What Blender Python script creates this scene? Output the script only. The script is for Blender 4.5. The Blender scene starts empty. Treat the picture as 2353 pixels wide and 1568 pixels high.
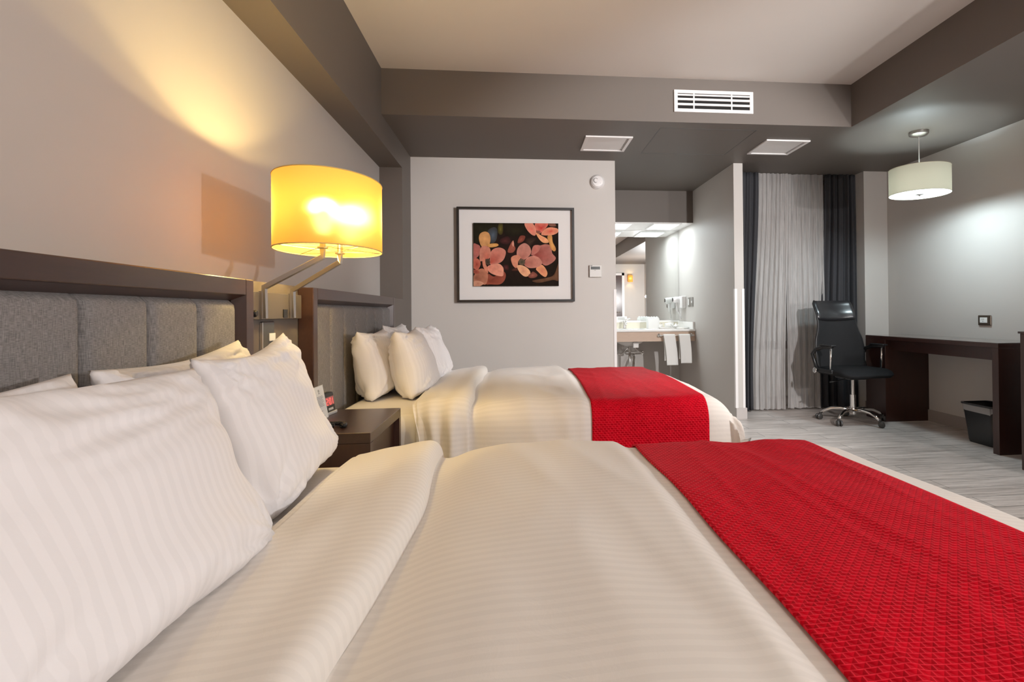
import bpy, bmesh, math, random
from mathutils import Vector, Matrix, noise
PI = math.pi
random.seed(7)
C = bpy.context.scene.collection

# ------------------------------------------------------------------ helpers
def lin(c):
    return tuple(((x/255)/12.92 if x/255 <= 0.04045 else (((x/255)+0.055)/1.055)**2.4) for x in c)

def mat(name, col=(0.5, 0.5, 0.5), rough=0.5, metal=0.0, spec=0.5, **kw):
    m = bpy.data.materials.new(name); m.use_nodes = True
    b = m.node_tree.nodes['Principled BSDF']
    b.inputs['Base Color'].default_value = (*col, 1)
    b.inputs['Roughness'].default_value = rough
    b.inputs['Metallic'].default_value = metal
    b.inputs['Specular IOR Level'].default_value = spec
    for k, v in kw.items():
        b.inputs[k.replace('_', ' ')].default_value = v
    return m

def nodes(m):
    nt = m.node_tree
    return nt, nt.nodes['Principled BSDF']

def new(nt, t, **kw):
    n = nt.nodes.new(t)
    for k, v in kw.items():
        if k.startswith('i_'):
            n.inputs[k[2:].replace('_', ' ')].default_value = v
        else:
            setattr(n, k, v)
    return n

def obj_coords(nt, scale=(1, 1, 1), rot=(0, 0, 0), src='Object'):
    tc = new(nt, 'ShaderNodeTexCoord'); mp = new(nt, 'ShaderNodeMapping')
    mp.inputs['Scale'].default_value = scale; mp.inputs['Rotation'].default_value = rot
    nt.links.new(tc.outputs[src], mp.inputs['Vector'])
    return mp.outputs['Vector']

def mixcol(nt, fac, a, b, blend='MIX'):
    n = nt.nodes.new('ShaderNodeMix'); n.data_type = 'RGBA'; n.blend_type = blend
    for k, v in ((0, fac), (6, a), (7, b)):
        if hasattr(v, 'links'):
            nt.links.new(v, n.inputs[k])
        else:
            n.inputs[k].default_value = v if k == 0 else (*v, 1)[:4]
    return n.outputs[2]

def bump(nt, b, h, strength=0.2, dist=0.002, prev=None):
    n = new(nt, 'ShaderNodeBump'); n.inputs['Strength'].default_value = strength
    n.inputs['Distance'].default_value = dist
    nt.links.new(h, n.inputs['Height'])
    if prev: nt.links.new(prev, n.inputs['Normal'])
    nt.links.new(n.outputs['Normal'], b.inputs['Normal'])
    return n.outputs['Normal']

def paint(name, col, rough=0.55, grain=0.15):
    m = mat(name, col, rough, spec=0.35); nt, b = nodes(m)
    v = obj_coords(nt)
    n = new(nt, 'ShaderNodeTexNoise', i_Scale=220.0, i_Detail=3.0); nt.links.new(v, n.inputs['Vector'])
    bump(nt, b, n.outputs['Fac'], grain, 0.0006)
    n2 = new(nt, 'ShaderNodeTexNoise', i_Scale=1.7, i_Detail=4.0); nt.links.new(v, n2.inputs['Vector'])
    c = mixcol(nt, n2.outputs['Fac'], tuple(x*0.96 for x in col), tuple(min(1, x*1.04) for x in col))
    nt.links.new(c, b.inputs['Base Color'])
    return m

class MB:
    """collects shapes into one mesh"""
    def __init__(s): s.bm = bmesh.new()
    def box(s, x0, x1, y0, y1, z0, z1, M=None):
        vs = [s.bm.verts.new((x, y, z)) for x in (x0, x1) for y in (y0, y1) for z in (z0, z1)]
        for f in ((0,1,3,2),(4,6,7,5),(0,4,5,1),(2,3,7,6),(0,2,6,4),(1,5,7,3)):
            s.bm.faces.new([vs[i] for i in f])
        if M: bmesh.ops.transform(s.bm, matrix=M, verts=vs)
        return s
    def quad(s, *p):
        s.bm.faces.new([s.bm.verts.new(q) for q in p]); return s
    def lathe(s, prof, seg=32, M=None, sx=1.0, sy=1.0):
        rings = []; vs = []
        for r, z in prof:
            if r < 1e-6:
                v = s.bm.verts.new((0, 0, z)); rings.append([v]); vs.append(v)
            else:
                ring = [s.bm.verts.new((r*sx*math.cos(2*PI*i/seg), r*sy*math.sin(2*PI*i/seg), z)) for i in range(seg)]
                rings.append(ring); vs += ring
        for a, b in zip(rings, rings[1:]):
            for i in range(seg):
                j = (i+1) % seg
                if len(a) == 1 and len(b) == 1: continue
                if len(a) == 1: s.bm.faces.new((a[0], b[j], b[i]))
                elif len(b) == 1: s.bm.faces.new((a[i], a[j], b[0]))
                else: s.bm.faces.new((a[i], a[j], b[j], b[i]))
        if M: bmesh.ops.transform(s.bm, matrix=M, verts=vs)
        return s
    def tube(s, pts, r, seg=12, square=False, caps=True):
        pts = [Vector(p) for p in pts]; n = len(pts)
        rr = r if isinstance(r, (list, tuple)) else [r]*n
        rings = []; up = None
        for i, p in enumerate(pts):
            d = (pts[min(i+1, n-1)] - pts[max(i-1, 0)]).normalized()
            if up is None:
                up = Vector((0, 0, 1)) if abs(d.z) < 0.9 else Vector((0, 1, 0))
            a = d.cross(up)
            if a.length < 1e-4: a = d.orthogonal()
            a.normalize(); b = a.cross(d).normalized(); up = b
            ring = []
            k = 1.0
            if 0 < i < n-1:
                c = (pts[i]-pts[i-1]).normalized().dot((pts[i+1]-pts[i]).normalized())
                k = 1/max(0.5, math.sqrt(max(0.0, (1+c)/2)))
                if not square: k = 1.0
            if square:
                for sa, sb in ((1,1),(-1,1),(-1,-1),(1,-1)):
                    ring.append(s.bm.verts.new(p + a*rr[i]*sa + b*rr[i]*sb*k))
            else:
                for q in range(seg):
                    t = 2*PI*q/seg
                    ring.append(s.bm.verts.new(p + a*rr[i]*math.cos(t) + b*rr[i]*math.sin(t)))
            rings.append(ring)
        m = len(rings[0])
        for a, b in zip(rings, rings[1:]):
            for i in range(m):
                s.bm.faces.new((a[i], a[(i+1) % m], b[(i+1) % m], b[i]))
        if caps:
            s.bm.faces.new(rings[0][::-1]); s.bm.faces.new(rings[-1])
        return s
    def grid(s, fn, nu, nv, closed_u=False, uv=None):
        if uv: lay = s.bm.loops.layers.uv.verify()
        g = [[s.bm.verts.new(fn(i/nu, j/nv)) for j in range(nv+1)] for i in range(nu + (0 if closed_u else 1))]
        for i in range(nu):
            i2 = (i+1) % len(g)
            for j in range(nv):
                fc = s.bm.faces.new((g[i][j], g[i2][j], g[i2][j+1], g[i][j+1]))
                if uv:
                    for l, (a, b) in zip(fc.loops, ((i, j), (i+1, j), (i+1, j+1), (i, j+1))): l[lay].uv = uv(a/nu, b/nv)
        return g
    def build(s, name, m, parent=None, smooth=False, bevel=0, seg=2, loc=None, subsurf=0, solid=0, offset=-1, merge=False, angle=None, recalc=True):
        if merge: bmesh.ops.remove_doubles(s.bm, verts=s.bm.verts, dist=1e-5)
        if recalc: bmesh.ops.recalc_face_normals(s.bm, faces=s.bm.faces)
        me = bpy.data.meshes.new(name); s.bm.to_mesh(me); s.bm.free()
        for mm in (m if isinstance(m, (list, tuple)) else [m]): me.materials.append(mm)
        if smooth: me.polygons.foreach_set('use_smooth', [True]*len(me.polygons))
        if angle is not None: me.set_sharp_from_angle(angle=math.radians(angle))
        o = bpy.data.objects.new(name, me); C.objects.link(o)
        if loc is not None: o.location = loc
        if solid:
            md = o.modifiers.new('solid', 'SOLIDIFY'); md.thickness = solid; md.offset = offset
        if bevel:
            md = o.modifiers.new('bevel', 'BEVEL'); md.width = bevel; md.segments = seg; md.limit_method = 'ANGLE'
            md.angle_limit = math.radians(40)
        if subsurf:
            md = o.modifiers.new('sub', 'SUBSURF'); md.levels = subsurf; md.render_levels = subsurf
        if parent is not None: o.parent = parent
        return o

def tag(o, label, cat, group=None):
    o['label'] = label; o['category'] = cat
    if group: o['group'] = group
    return o

def empty(name, label, cat, loc=(0, 0, 0), rz=0.0, group=None):
    o = bpy.data.objects.new(name, None); C.objects.link(o); o.empty_display_size = 0.1
    o.location = loc; o.rotation_euler = (0, 0, rz)
    return tag(o, label, cat, group)

def struct(name, mb, m, **kw):
    o = mb.build(name, m, **kw); o['kind'] = 'structure'; return o

def box(*a): return MB().box(*a)

def copy_tree(o, parent=None):
    c = o.copy(); C.objects.link(c); c.parent = parent
    for ch in list(o.children): copy_tree(ch, c)
    return c

# ------------------------------------------------------------------ materials
M_wall = paint('wall paint', (0.55, 0.52, 0.49))
M_brown = paint('taupe paint', (0.142, 0.122, 0.107))
M_ceil = paint('ceiling paint', (0.68, 0.64, 0.60))
M_white = mat('white enamel', (0.78, 0.76, 0.75), 0.35)
M_trim = mat('white corner guard', (0.80, 0.77, 0.76), 0.4)
M_base = paint('baseboard tile', (0.34, 0.30, 0.28), 0.45)
M_black = mat('black plastic', (0.012, 0.012, 0.013), 0.35)
M_dkgrey = mat('dark grey plastic', (0.05, 0.048, 0.046), 0.4)
M_chrome = mat('chrome', (0.82, 0.80, 0.78), 0.12, 1.0)
M_steel = mat('brushed steel', (0.55, 0.52, 0.49), 0.32, 1.0)
M_bronze = mat('bronze plate', (0.14, 0.11, 0.085), 0.35, 0.7)

def wood(name, c1, c2, rough=0.32, scale=(1, 1, 1), coat=0.25):
    m = mat(name, c1, rough); nt, b = nodes(m)
    v = obj_coords(nt, scale)
    n = new(nt, 'ShaderNodeTexNoise', i_Scale=9.0, i_Detail=8.0, i_Roughness=0.65, i_Distortion=0.3)
    nt.links.new(v, n.inputs['Vector'])
    nt.links.new(mixcol(nt, n.outputs['Fac'], c1, c2), b.inputs['Base Color'])
    b.inputs['Coat Weight'].default_value = coat; b.inputs['Coat Roughness'].default_value = 0.25
    bump(nt, b, n.outputs['Fac'], 0.08, 0.001)
    return m
M_wood = wood('espresso wood along y', (0.030, 0.015, 0.013), (0.062, 0.030, 0.024), scale=(9, 0.8, 9))
M_woodz = wood('espresso wood upright', (0.030, 0.014, 0.012), (0.066, 0.028, 0.021), scale=(9, 9, 0.8))
M_desk = wood('mahogany stained wood', (0.022, 0.008, 0.006), (0.050, 0.014, 0.008), scale=(9, 9, 0.8))
M_desktop = wood('polished desk top', (0.05, 0.03, 0.025), (0.07, 0.045, 0.035), 0.12, scale=(9, 0.8, 9), coat=1.0)
M_oak = wood('pale oak veneer', (0.50, 0.36, 0.27), (0.60, 0.45, 0.35), 0.5, scale=(2, 8, 8), coat=0)

def floor_mat():
    m = mat('grey wood plank floor', (0.3, 0.28, 0.26), 0.38); nt, b = nodes(m)
    v = obj_coords(nt)
    br = new(nt, 'ShaderNodeTexBrick'); nt.links.new(v, br.inputs['Vector'])
    br.offset = 0.37; br.squash = 1.0
    for k, val in (('Color1', (0.64, 0.585, 0.55, 1)), ('Color2', (0.78, 0.72, 0.68, 1)), ('Mortar', (0.13, 0.12, 0.11, 1)),
                   ('Scale', 1.0), ('Mortar Size', 0.0022), ('Mortar Smooth', 0.2), ('Bias', 0.0), ('Brick Width', 1.2), ('Row Height', 0.15)):
        br.inputs[k].default_value = val
    v2 = obj_coords(nt, (1.2, 16, 1))
    n = new(nt, 'ShaderNodeTexNoise', i_Scale=3.0, i_Detail=9.0, i_Roughness=0.7, i_Distortion=0.6); nt.links.new(v2, n.inputs['Vector'])
    rp = new(nt, 'ShaderNodeValToRGB'); rp.color_ramp.elements[0].position = 0.30; rp.color_ramp.elements[1].position = 0.58
    rp.color_ramp.elements[0].color = (0.45, 0.43, 0.41, 1); rp.color_ramp.elements[1].color = (1, 1, 1, 1)
    nt.links.new(n.outputs['Fac'], rp.inputs['Fac'])
    c = mixcol(nt, 1.0, br.outputs['Color'], rp.outputs['Color'], 'MULTIPLY')
    nt.links.new(c, b.inputs['Base Color'])
    bump(nt, b, br.outputs['Fac'], -0.3, 0.002)
    return m
M_floor = floor_mat()

def linen(name, axis, col=(0.80, 0.76, 0.71), period=0.022, amp=0.04, rough=0.8, src='UV'):
    """white satin-stripe cotton; axis = object axis the stripes repeat along"""
    m = mat(name, col, rough, spec=0.25); nt, b = nodes(m)
    v = obj_coords(nt, src=src)
    w = new(nt, 'ShaderNodeTexWave', wave_type='BANDS', bands_direction=axis, wave_profile='SIN')
    w.inputs['Scale'].default_value = 1.0/(period*3.18)*1.0
    w.inputs['Distortion'].default_value = 0.0
    nt.links.new(v, w.inputs['Vector'])
    rp = new(nt, 'ShaderNodeValToRGB'); rp.color_ramp.elements[0].position = 0.42; rp.color_ramp.elements[1].position = 0.58
    nt.links.new(w.outputs['Fac'], rp.inputs['Fac'])
    c = mixcol(nt, rp.outputs['Color'], tuple(x*(1-amp) for x in col), col)
    nt.links.new(c, b.inputs['Base Color'])
    mr = new(nt, 'ShaderNodeMapRange'); mr.inputs['To Min'].default_value = rough; mr.inputs['To Max'].default_value = rough-0.12
    nt.links.new(rp.outputs['Color'], mr.inputs['Value']); nt.links.new(mr.outputs['Result'], b.inputs['Roughness'])
    n = new(nt, 'ShaderNodeTexNoise', i_Scale=14.0, i_Detail=6.0, i_Roughness=0.6, i_Distortion=0.8); nt.links.new(v, n.inputs['Vector'])
    bump(nt, b, n.outputs['Fac'], 0.32, 0.003)
    b.inputs['Sheen Weight'].default_value = 0.15
    return m
M_duvet = linen('striped duvet cotton', 'Y')
M_pcase = linen('striped pillowcase cotton', 'X', (0.84, 0.82, 0.83))
M_sheet = linen('plain sheet cotton', 'Y', amp=0.02, src='Object')

def runner_mat():
    m = mat('red woven runner', (0.42, 0.004, 0.022), 0.6, spec=0.04); nt, b = nodes(m)
    v = obj_coords(nt, (1, 1, 1), src='UV')
    br = new(nt, 'ShaderNodeTexBrick'); nt.links.new(v, br.inputs['Vector']); br.offset = 0.5
    for k, val in (('Color1', (0.45, 0.0008, 0.009, 1)), ('Color2', (0.60, 0.0015, 0.014, 1)), ('Mortar', (0.75, 0.020, 0.042, 1)),
                   ('Scale', 1.0), ('Mortar Size', 0.0010), ('Mortar Smooth', 0.3), ('Bias', 0.0), ('Brick Width', 0.016), ('Row Height', 0.0093)):
        br.inputs[k].default_value = val
    nt.links.new(br.outputs['Color'], b.inputs['Base Color'])
    # basket weave relief: rounded over/under bumps
    w1 = new(nt, 'ShaderNodeTexWave', wave_type='BANDS', bands_direction='X'); w1.inputs['Scale'].default_value = 1/(0.016*3.18)
    w2 = new(nt, 'ShaderNodeTexWave', wave_type='BANDS', bands_direction='Y'); w2.inputs['Scale'].default_value = 1/(0.0186*3.18)
    nt.links.new(v, w1.inputs['Vector']); nt.links.new(v, w2.inputs['Vector'])
    mm = new(nt, 'ShaderNodeMath', operation='DIFFERENCE' if False else 'SUBTRACT')
    nt.links.new(w1.outputs['Fac'], mm.inputs[0]); nt.links.new(w2.outputs['Fac'], mm.inputs[1])
    ab = new(nt, 'ShaderNodeMath', operation='ABSOLUTE'); nt.links.new(mm.outputs[0], ab.inputs[0])
    p = bump(nt, b, ab.outputs[0], 0.5, 0.003)
    bump(nt, b, br.outputs['Fac'], 0.4, 0.002, prev=p)
    return m
M_runner = runner_mat()

def upholstery():
    m = mat('grey linen upholstery', (0.16, 0.152, 0.15), 0.9, spec=0.15); nt, b = nodes(m)
    v = obj_coords(nt, (1, 620, 30)); v2 = obj_coords(nt, (1, 60, 700))
    n1 = new(nt, 'ShaderNodeTexNoise', i_Scale=1.5, i_Detail=3.0); nt.links.new(v, n1.inputs['Vector'])
    n2 = new(nt, 'ShaderNodeTexNoise', i_Scale=1.5, i_Detail=3.0); nt.links.new(v2, n2.inputs['Vector'])
    ad = new(nt, 'ShaderNodeMath', operation='ADD'); nt.links.new(n1.outputs['Fac'], ad.inputs[0]); nt.links.new(n2.outputs['Fac'], ad.inputs[1])
    rp = new(nt, 'ShaderNodeMapRange'); rp.inputs['From Min'].default_value = 0.75; rp.inputs['From Max'].default_value = 1.25
    nt.links.new(ad.outputs[0], rp.inputs['Value'])
    nt.links.new(mixcol(nt, rp.outputs['Result'], (0.14, 0.134, 0.134), (0.32, 0.305, 0.30)), b.inputs['Base Color'])
    bump(nt, b, ad.outputs[0], 0.4, 0.001)
    return m
M_uphol = upholstery()

def fabric(name, col, rough=0.85, scale=300):
    m = mat(name, col, rough, spec=0.2); nt, b = nodes(m)
    v = obj_coords(nt)
    n = new(nt, 'ShaderNodeTexNoise', i_Scale=float(scale), i_Detail=2.0); nt.links.new(v, n.inputs['Vector'])
    bump(nt, b, n.outputs['Fac'], 0.3, 0.001)
    return m
M_drape = fabric('charcoal drape cloth', (0.045, 0.045, 0.05), 0.75)
M_towel = fabric('terry towel', (0.78, 0.78, 0.76), 0.95, 500)

def sheer_mat():
    m = bpy.data.materials.new('sheer voile'); m.use_nodes = True; nt = m.node_tree; nt.nodes.clear()
    out = new(nt, 'ShaderNodeOutputMaterial')
    d = new(nt, 'ShaderNodeBsdfDiffuse'); d.inputs['Color'].default_value = (0.56, 0.54, 0.53, 1)
    t = new(nt, 'ShaderNodeBsdfTranslucent'); t.inputs['Color'].default_value = (0.8, 0.78, 0.75, 1)
    tr = new(nt, 'ShaderNodeBsdfTransparent')
    m1 = new(nt, 'ShaderNodeMixShader'); m1.inputs[0].default_value = 0.25
    nt.links.new(d.outputs[0], m1.inputs[1]); nt.links.new(t.outputs[0], m1.inputs[2])
    v = obj_coords(nt, (150, 1, 5))
    n = new(nt, 'ShaderNodeTexNoise', i_Scale=1.0, i_Detail=3.0); nt.links.new(v, n.inputs['Vector'])
    mr = new(nt, 'ShaderNodeMapRange'); mr.inputs['From Min'].default_value = 0.35; mr.inputs['From Max'].default_value = 0.65
    mr.inputs['To Min'].default_value = 0.38; mr.inputs['To Max'].default_value = 0.14
    nt.links.new(n.outputs['Fac'], mr.inputs['Value'])
    m2 = new(nt, 'ShaderNodeMixShader'); nt.links.new(mr.outputs['Result'], m2.inputs[0])
    nt.links.new(m1.outputs[0], m2.inputs[1]); nt.links.new(tr.outputs[0], m2.inputs[2])
    nt.links.new(m2.outputs[0], out.inputs['Surface'])
    return m
M_sheer = sheer_mat()

def shade_mat(name, dcol, tcol, frac=0.6):
    m = bpy.data.materials.new(name); m.use_nodes = True; nt = m.node_tree; nt.nodes.clear()
    out = new(nt, 'ShaderNodeOutputMaterial')
    d = new(nt, 'ShaderNodeBsdfDiffuse'); d.inputs['Color'].default_value = (*dcol, 1)
    t = new(nt, 'ShaderNodeBsdfTranslucent'); t.inputs['Color'].default_value = (*tcol, 1)
    mx = new(nt, 'ShaderNodeMixShader'); mx.inputs[0].default_value = frac
    nt.links.new(d.outputs[0], mx.inputs[1]); nt.links.new(t.outputs[0], mx.inputs[2])
    nt.links.new(mx.outputs[0], out.inputs['Surface'])
    return m
M_shade_y = shade_mat('yellow lampshade cloth', (0.78, 0.56, 0.16), (0.32, 0.130, 0.032), 0.45)
def _glow(m, k, col):
    nt = m.node_tree; out = [n for n in nt.nodes if n.type == 'OUTPUT_MATERIAL'][0]; src = out.inputs['Surface'].links[0].from_socket
    tr = new(nt, 'ShaderNodeBsdfRefraction'); tr.inputs['IOR'].default_value = 1.25; tr.inputs['Roughness'].default_value = 0.6; tr.inputs['Color'].default_value = (*col, 1)
    mx = new(nt, 'ShaderNodeMixShader'); mx.inputs[0].default_value = k
    nt.links.new(src, mx.inputs[1]); nt.links.new(tr.outputs[0], mx.inputs[2]); nt.links.new(mx.outputs[0], out.inputs['Surface'])
_glow(M_shade_y, 0.08, (1.0, 0.80, 0.42))
M_shade_w = shade_mat('cream lampshade cloth', (0.80, 0.78, 0.66), (0.085, 0.076, 0.054), 0.38)
M_diff = shade_mat('opal diffuser', (0.85, 0.85, 0.85), (0.9, 0.9, 0.9), 0.7)
def _clear(m, k):
    nt = m.node_tree; out = [n for n in nt.nodes if n.type == 'OUTPUT_MATERIAL'][0]; src = out.inputs['Surface'].links[0].from_socket
    tr = new(nt, 'ShaderNodeBsdfTransparent'); mx = new(nt, 'ShaderNodeMixShader'); mx.inputs[0].default_value = k
    nt.links.new(src, mx.inputs[1]); nt.links.new(tr.outputs[0], mx.inputs[2]); nt.links.new(mx.outputs[0], out.inputs['Surface'])
_clear(M_diff, 0.90)

def emit(name, col, s):
    m = bpy.data.materials.new(name); m.use_nodes = True; nt = m.node_tree; nt.nodes.clear()
    out = new(nt, 'ShaderNodeOutputMaterial'); e = new(nt, 'ShaderNodeEmission')
    e.inputs['Color'].default_value = (*col, 1); e.inputs['Strength'].default_value = s
    nt.links.new(e.outputs[0], out.inputs['Surface']); return m

M_mirror = mat('mirror silver', (0.93, 0.95, 0.94), 0.0, 1.0)
M_glass = mat('window glass', (0.02, 0.02, 0.022), 0.04, 0.0, spec=0.6)
M_stone = mat('white counter stone', (0.86, 0.85, 0.83), 0.2)
M_splash = mat('cream stone splash', (0.66, 0.62, 0.50), 0.35)
M_porc = mat('porcelain', (0.82, 0.80, 0.77), 0.12)
M_paper = mat('white paper', (0.80, 0.80, 0.78), 0.7)
M_ink = mat('grey ink', (0.12, 0.12, 0.12), 0.7)
M_leather = mat('black leather', (0.016, 0.016, 0.018), 0.28, Coat_Weight=0.3)
M_mesh = fabric('black mesh cloth', (0.014, 0.014, 0.015), 0.8, 700)
M_seat = fabric('black seat cloth', (0.010, 0.010, 0.011), 0.75, 500)

# ------------------------------------------------------------------ room shell
ZS, ZC = 2.378, 2.697
XB, XW, XR = -0.914, -1.093, 3.686
YN = -2.2      # wall behind the camera
XF = 2.518
struct('floor', box(XB-0.5, XR+0.2, YN-0.2, 6.9, -0.1, 0.0), M_floor)
w = MB(); w.box(XW-0.15, XW, YN, 4.75, 1.1, 2.3)
struct('wall_left', w, M_wall)
w = MB(); w.box(XW-0.12, XB, YN, 4.933, 0, 1.12)
w.box(XW-0.12, XB, 4.571, 4.933, 1.12, 2.189)
struct('trim_1', w, M_brown)                       # taupe lower wall and pier around the recess
struct('trim_2', box(XW-0.12, XB, YN, 4.933, 2.189, ZC+0.05), M_brown)    # beam over the recess
struct('wall_back', box(XW-0.15, 0.902, 4.933, 5.05, 0, ZS+0.03), M_wall)
struct('wall_vanity_left', box(0.80, 0.902, 5.05, 6.80, 0, ZS+0.03), M_wall)
struct('wall_vanity_back', box(0.80, 2.12, 6.703, 6.82, 0, ZS+0.03), M_wall)
struct('wall_vanity_right', box(2.020, 2.109, 4.933, 6.703, 0, ZS+0.03), M_wall)
w = MB()
w.box(2.109, 2.40, 5.55, 5.67, 0, ZS+0.03); w.box(3.33, 3.56, 5.55, 5.67, 0, ZS+0.03); w.box(2.40, 3.33, 5.55, 5.67, 0, 0.62)
struct('wall_window', w, M_wall)
struct('wall_window_side', box(3.4404, XR+0.12, 5.130, 5.67, 0, ZS+0.03), M_wall)
struct('wall_right', box(XR, XR+0.15, YN, 5.2, 0, ZS+0.03), M_wall)
struct('wall_behind', box(XW-0.15, XR+0.15, YN-0.12, YN, 0, ZC+0.03), M_wall)
struct('ceiling', box(XB, XF, YN, 3.892, ZC, ZC+0.1), M_ceil)
w = MB()
w.box(XF, XR+0.15, YN, 3.892, ZS, ZC+0.1)          # dropped soffit on the right
w.box(XB, XR+0.15, 3.892, 6.85, ZS, ZC+0.1)        # dropped soffit at the back
struct('ceiling_soffit', w, M_brown)
# box over the vanity
w = MB(); w.box(0.902, 2.02, 6.118, 6.703, 2.016, ZS); struct('trim_3', w, M_brown)
struct('trim_4', box(0.902, 2.02, 6.118, 6.703, 2.010, 2.016), M_white)
# baseboards
struct('baseboard_right', box(XR-0.014, XR, YN, 5.13, 0, 0.10), M_base)
struct('baseboard_window_side', box(3.4264, XR-0.014, 5.116, 5.13, 0, 0.10), M_base)
w = MB(); w.box(2.020, 2.123, 4.919, 4.933, 0, 0.10); w.box(2.109, 2.123, 4.933, 5.5, 0, 0.10)
struct('baseboard_partition', w, mat('pale baseboard', (0.50, 0.46, 0.44), 0.45))
struct('baseboard_back', box(XB, 0.902, 4.919, 4.933, 0, 0.10), M_base)
struct('baseboard_window', box(2.123, 3.44, 5.536, 5.55, 0, 0.10), M_base)
# corner guards on the wall ends
def guard(name, label, x0, x1, xs):
    w = MB(); w.box(x0, x1, 4.9285, 4.933, 0.10, 1.207); w.box(xs[0], xs[1], 4.9285, 4.96, 0.10, 1.207)
    return tag(w.build(name, M_trim), label, 'corner guard')
guard('corner_guard', 'white plastic corner guard on the edge of the wall beside the vanity opening', 0.880, 0.902, (0.902, 0.9045))
guard('corner_guard.001', 'white corner guard strip on the vanity side of the partition end', 2.020, 2.042, (2.0175, 2.020))
guard('corner_guard.002', 'white corner guard strip on the curtain side of the partition end', 2.087, 2.109, (2.109, 2.1115))

# window behind the curtains
wn = MB()
for z0, z1 in ((0.60, 0.68), (1.96, 2.02), (2.34, 2.40)): wn.box(2.40, 3.33, 5.53, 5.60, z0, z1)
for x0, x1 in ((2.40, 2.45), (2.85, 2.89), (3.28, 3.33)): wn.box(x0, x1, 5.535, 5.60, 0.68, 2.36)
wo = struct('window_1', wn, mat('bronze window frame', (0.16, 0.13, 0.12), 0.4, 0.3))
MB().box(2.42, 3.31, 5.575, 5.58, 0.66, 2.37).build('pane', mat('tinted pane', (0.40, 0.39, 0.37), 0.25, spec=0.6), wo)

# room behind the camera, seen in the vanity mirror
dr = struct('door_1', box(2.10, 3.02, YN, YN+0.045, 0, 2.05), M_woodz)
MB().tube([(2.95, YN+0.06, 1.0), (2.95, YN+0.09, 1.0), (2.85, YN+0.09, 1.0)], 0.011).build('door_handle', M_steel, dr, smooth=True)
w = MB(); w.box(2.03, 2.10, YN, YN+0.03, 0, 2.12); w.box(3.02, 3.09, YN, YN+0.03, 0, 2.12); w.box(2.03, 3.09, YN, YN+0.03, 2.05, 2.12)
struct('trim_5', w, M_white)

# ------------------------------------------------------------------ ceiling grilles, vent, hatch
def ceiling_grille(label, x0, x1, y0, y1):
    t = empty('ceiling_grille', label, 'ceiling grille', ((x0+x1)/2, (y0+y1)/2, ZS), group=None)
    cx, cy = (x1-x0)/2, (y1-y0)/2
    f = MB(); b = 0.025
    f.box(-cx, cx, -cy, -cy+b, -0.012, 0); f.box(-cx, cx, cy-b, cy, -0.012, 0)
    f.box(-cx, -cx+b, -cy+b, cy-b, -0.012, 0); f.box(cx-b, cx, -cy+b, cy-b, -0.012, 0)
    f.build('frame', M_white, t, bevel=0.002)
    MB().box(-cx+b, cx-b, -cy+b, cy-b, -0.005, -0.003).build('panel', M_white, t)
    s = MB(); n = 16
    for i in range(n):
        y = -cy+b+0.01 + (2*cy-2*b-0.02)*i/(n-1)
        s.box(cx-b-0.016, cx-b-0.002, y-0.003, y+0.003, -0.0065, -0.004)
    s.build('slots', M_dkgrey, t)
    return t
ceiling_grille('square white ceiling grille above the framed flower picture wall', 0.547, 0.922, 4.235, 4.612)
ceiling_grille('square white ceiling grille in front of the curtains', 2.010, 2.380, 4.222, 4.609)
h = MB(); g = 0.0035
x0, x1, y0, y1 = 1.085, 1.835, 4.022, 4.675
h.box(x0, x1, y0, y0+g, ZS-0.0012, ZS); h.box(x0, x1, y1-g, y1, ZS-0.0012, ZS)
h.box(x0, x0+g, y0, y1, ZS-0.0012, ZS); h.box(x1-g, x1, y0, y1, ZS-0.0012, ZS)
hp = struct('trim_6', h, M_dkgrey)

vt = empty('wall_vent', 'white rectangular air vent with black slots on the brown soffit face', 'vent', (1.448, 3.892, 2.531))
f = MB(); W2, H2, bx, bz = 0.298, 0.080, 0.026, 0.024
f.box(-W2, W2, -0.014, 0, -H2, -H2+bz); f.box(-W2, W2, -0.014, 0, H2-bz, H2)
f.box(-W2, -W2+bx, -0.014, 0, -H2+bz, H2-bz); f.box(W2-bx, W2, -0.014, 0, -H2+bz, H2-bz)
f.build('frame', M_white, vt, bevel=0.0015)
MB().box(-W2+bx, W2-bx, -0.002, -0.0005, -H2+bz, H2-bz).build('backing', mat('vent dark', (0.01, 0.009, 0.009), 0.9), vt)
for i in range(3):
    z = -H2+bz + 0.033 + i*0.037 - (0.0 if i < 2 else 0.004)
    s = MB(); s.box(-W2+bx, W2-bx, -0.012, -0.003, z-0.008, z+0.008 if i < 2 else z+0.003)
    s.build('slat', M_white, vt, bevel=0.001)
for x in (-0.15, 0.135):
    MB().box(x-0.005, x+0.005, -0.010, -0.002, -H2+bz, H2-bz).build('divider', M_white, vt)

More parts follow.
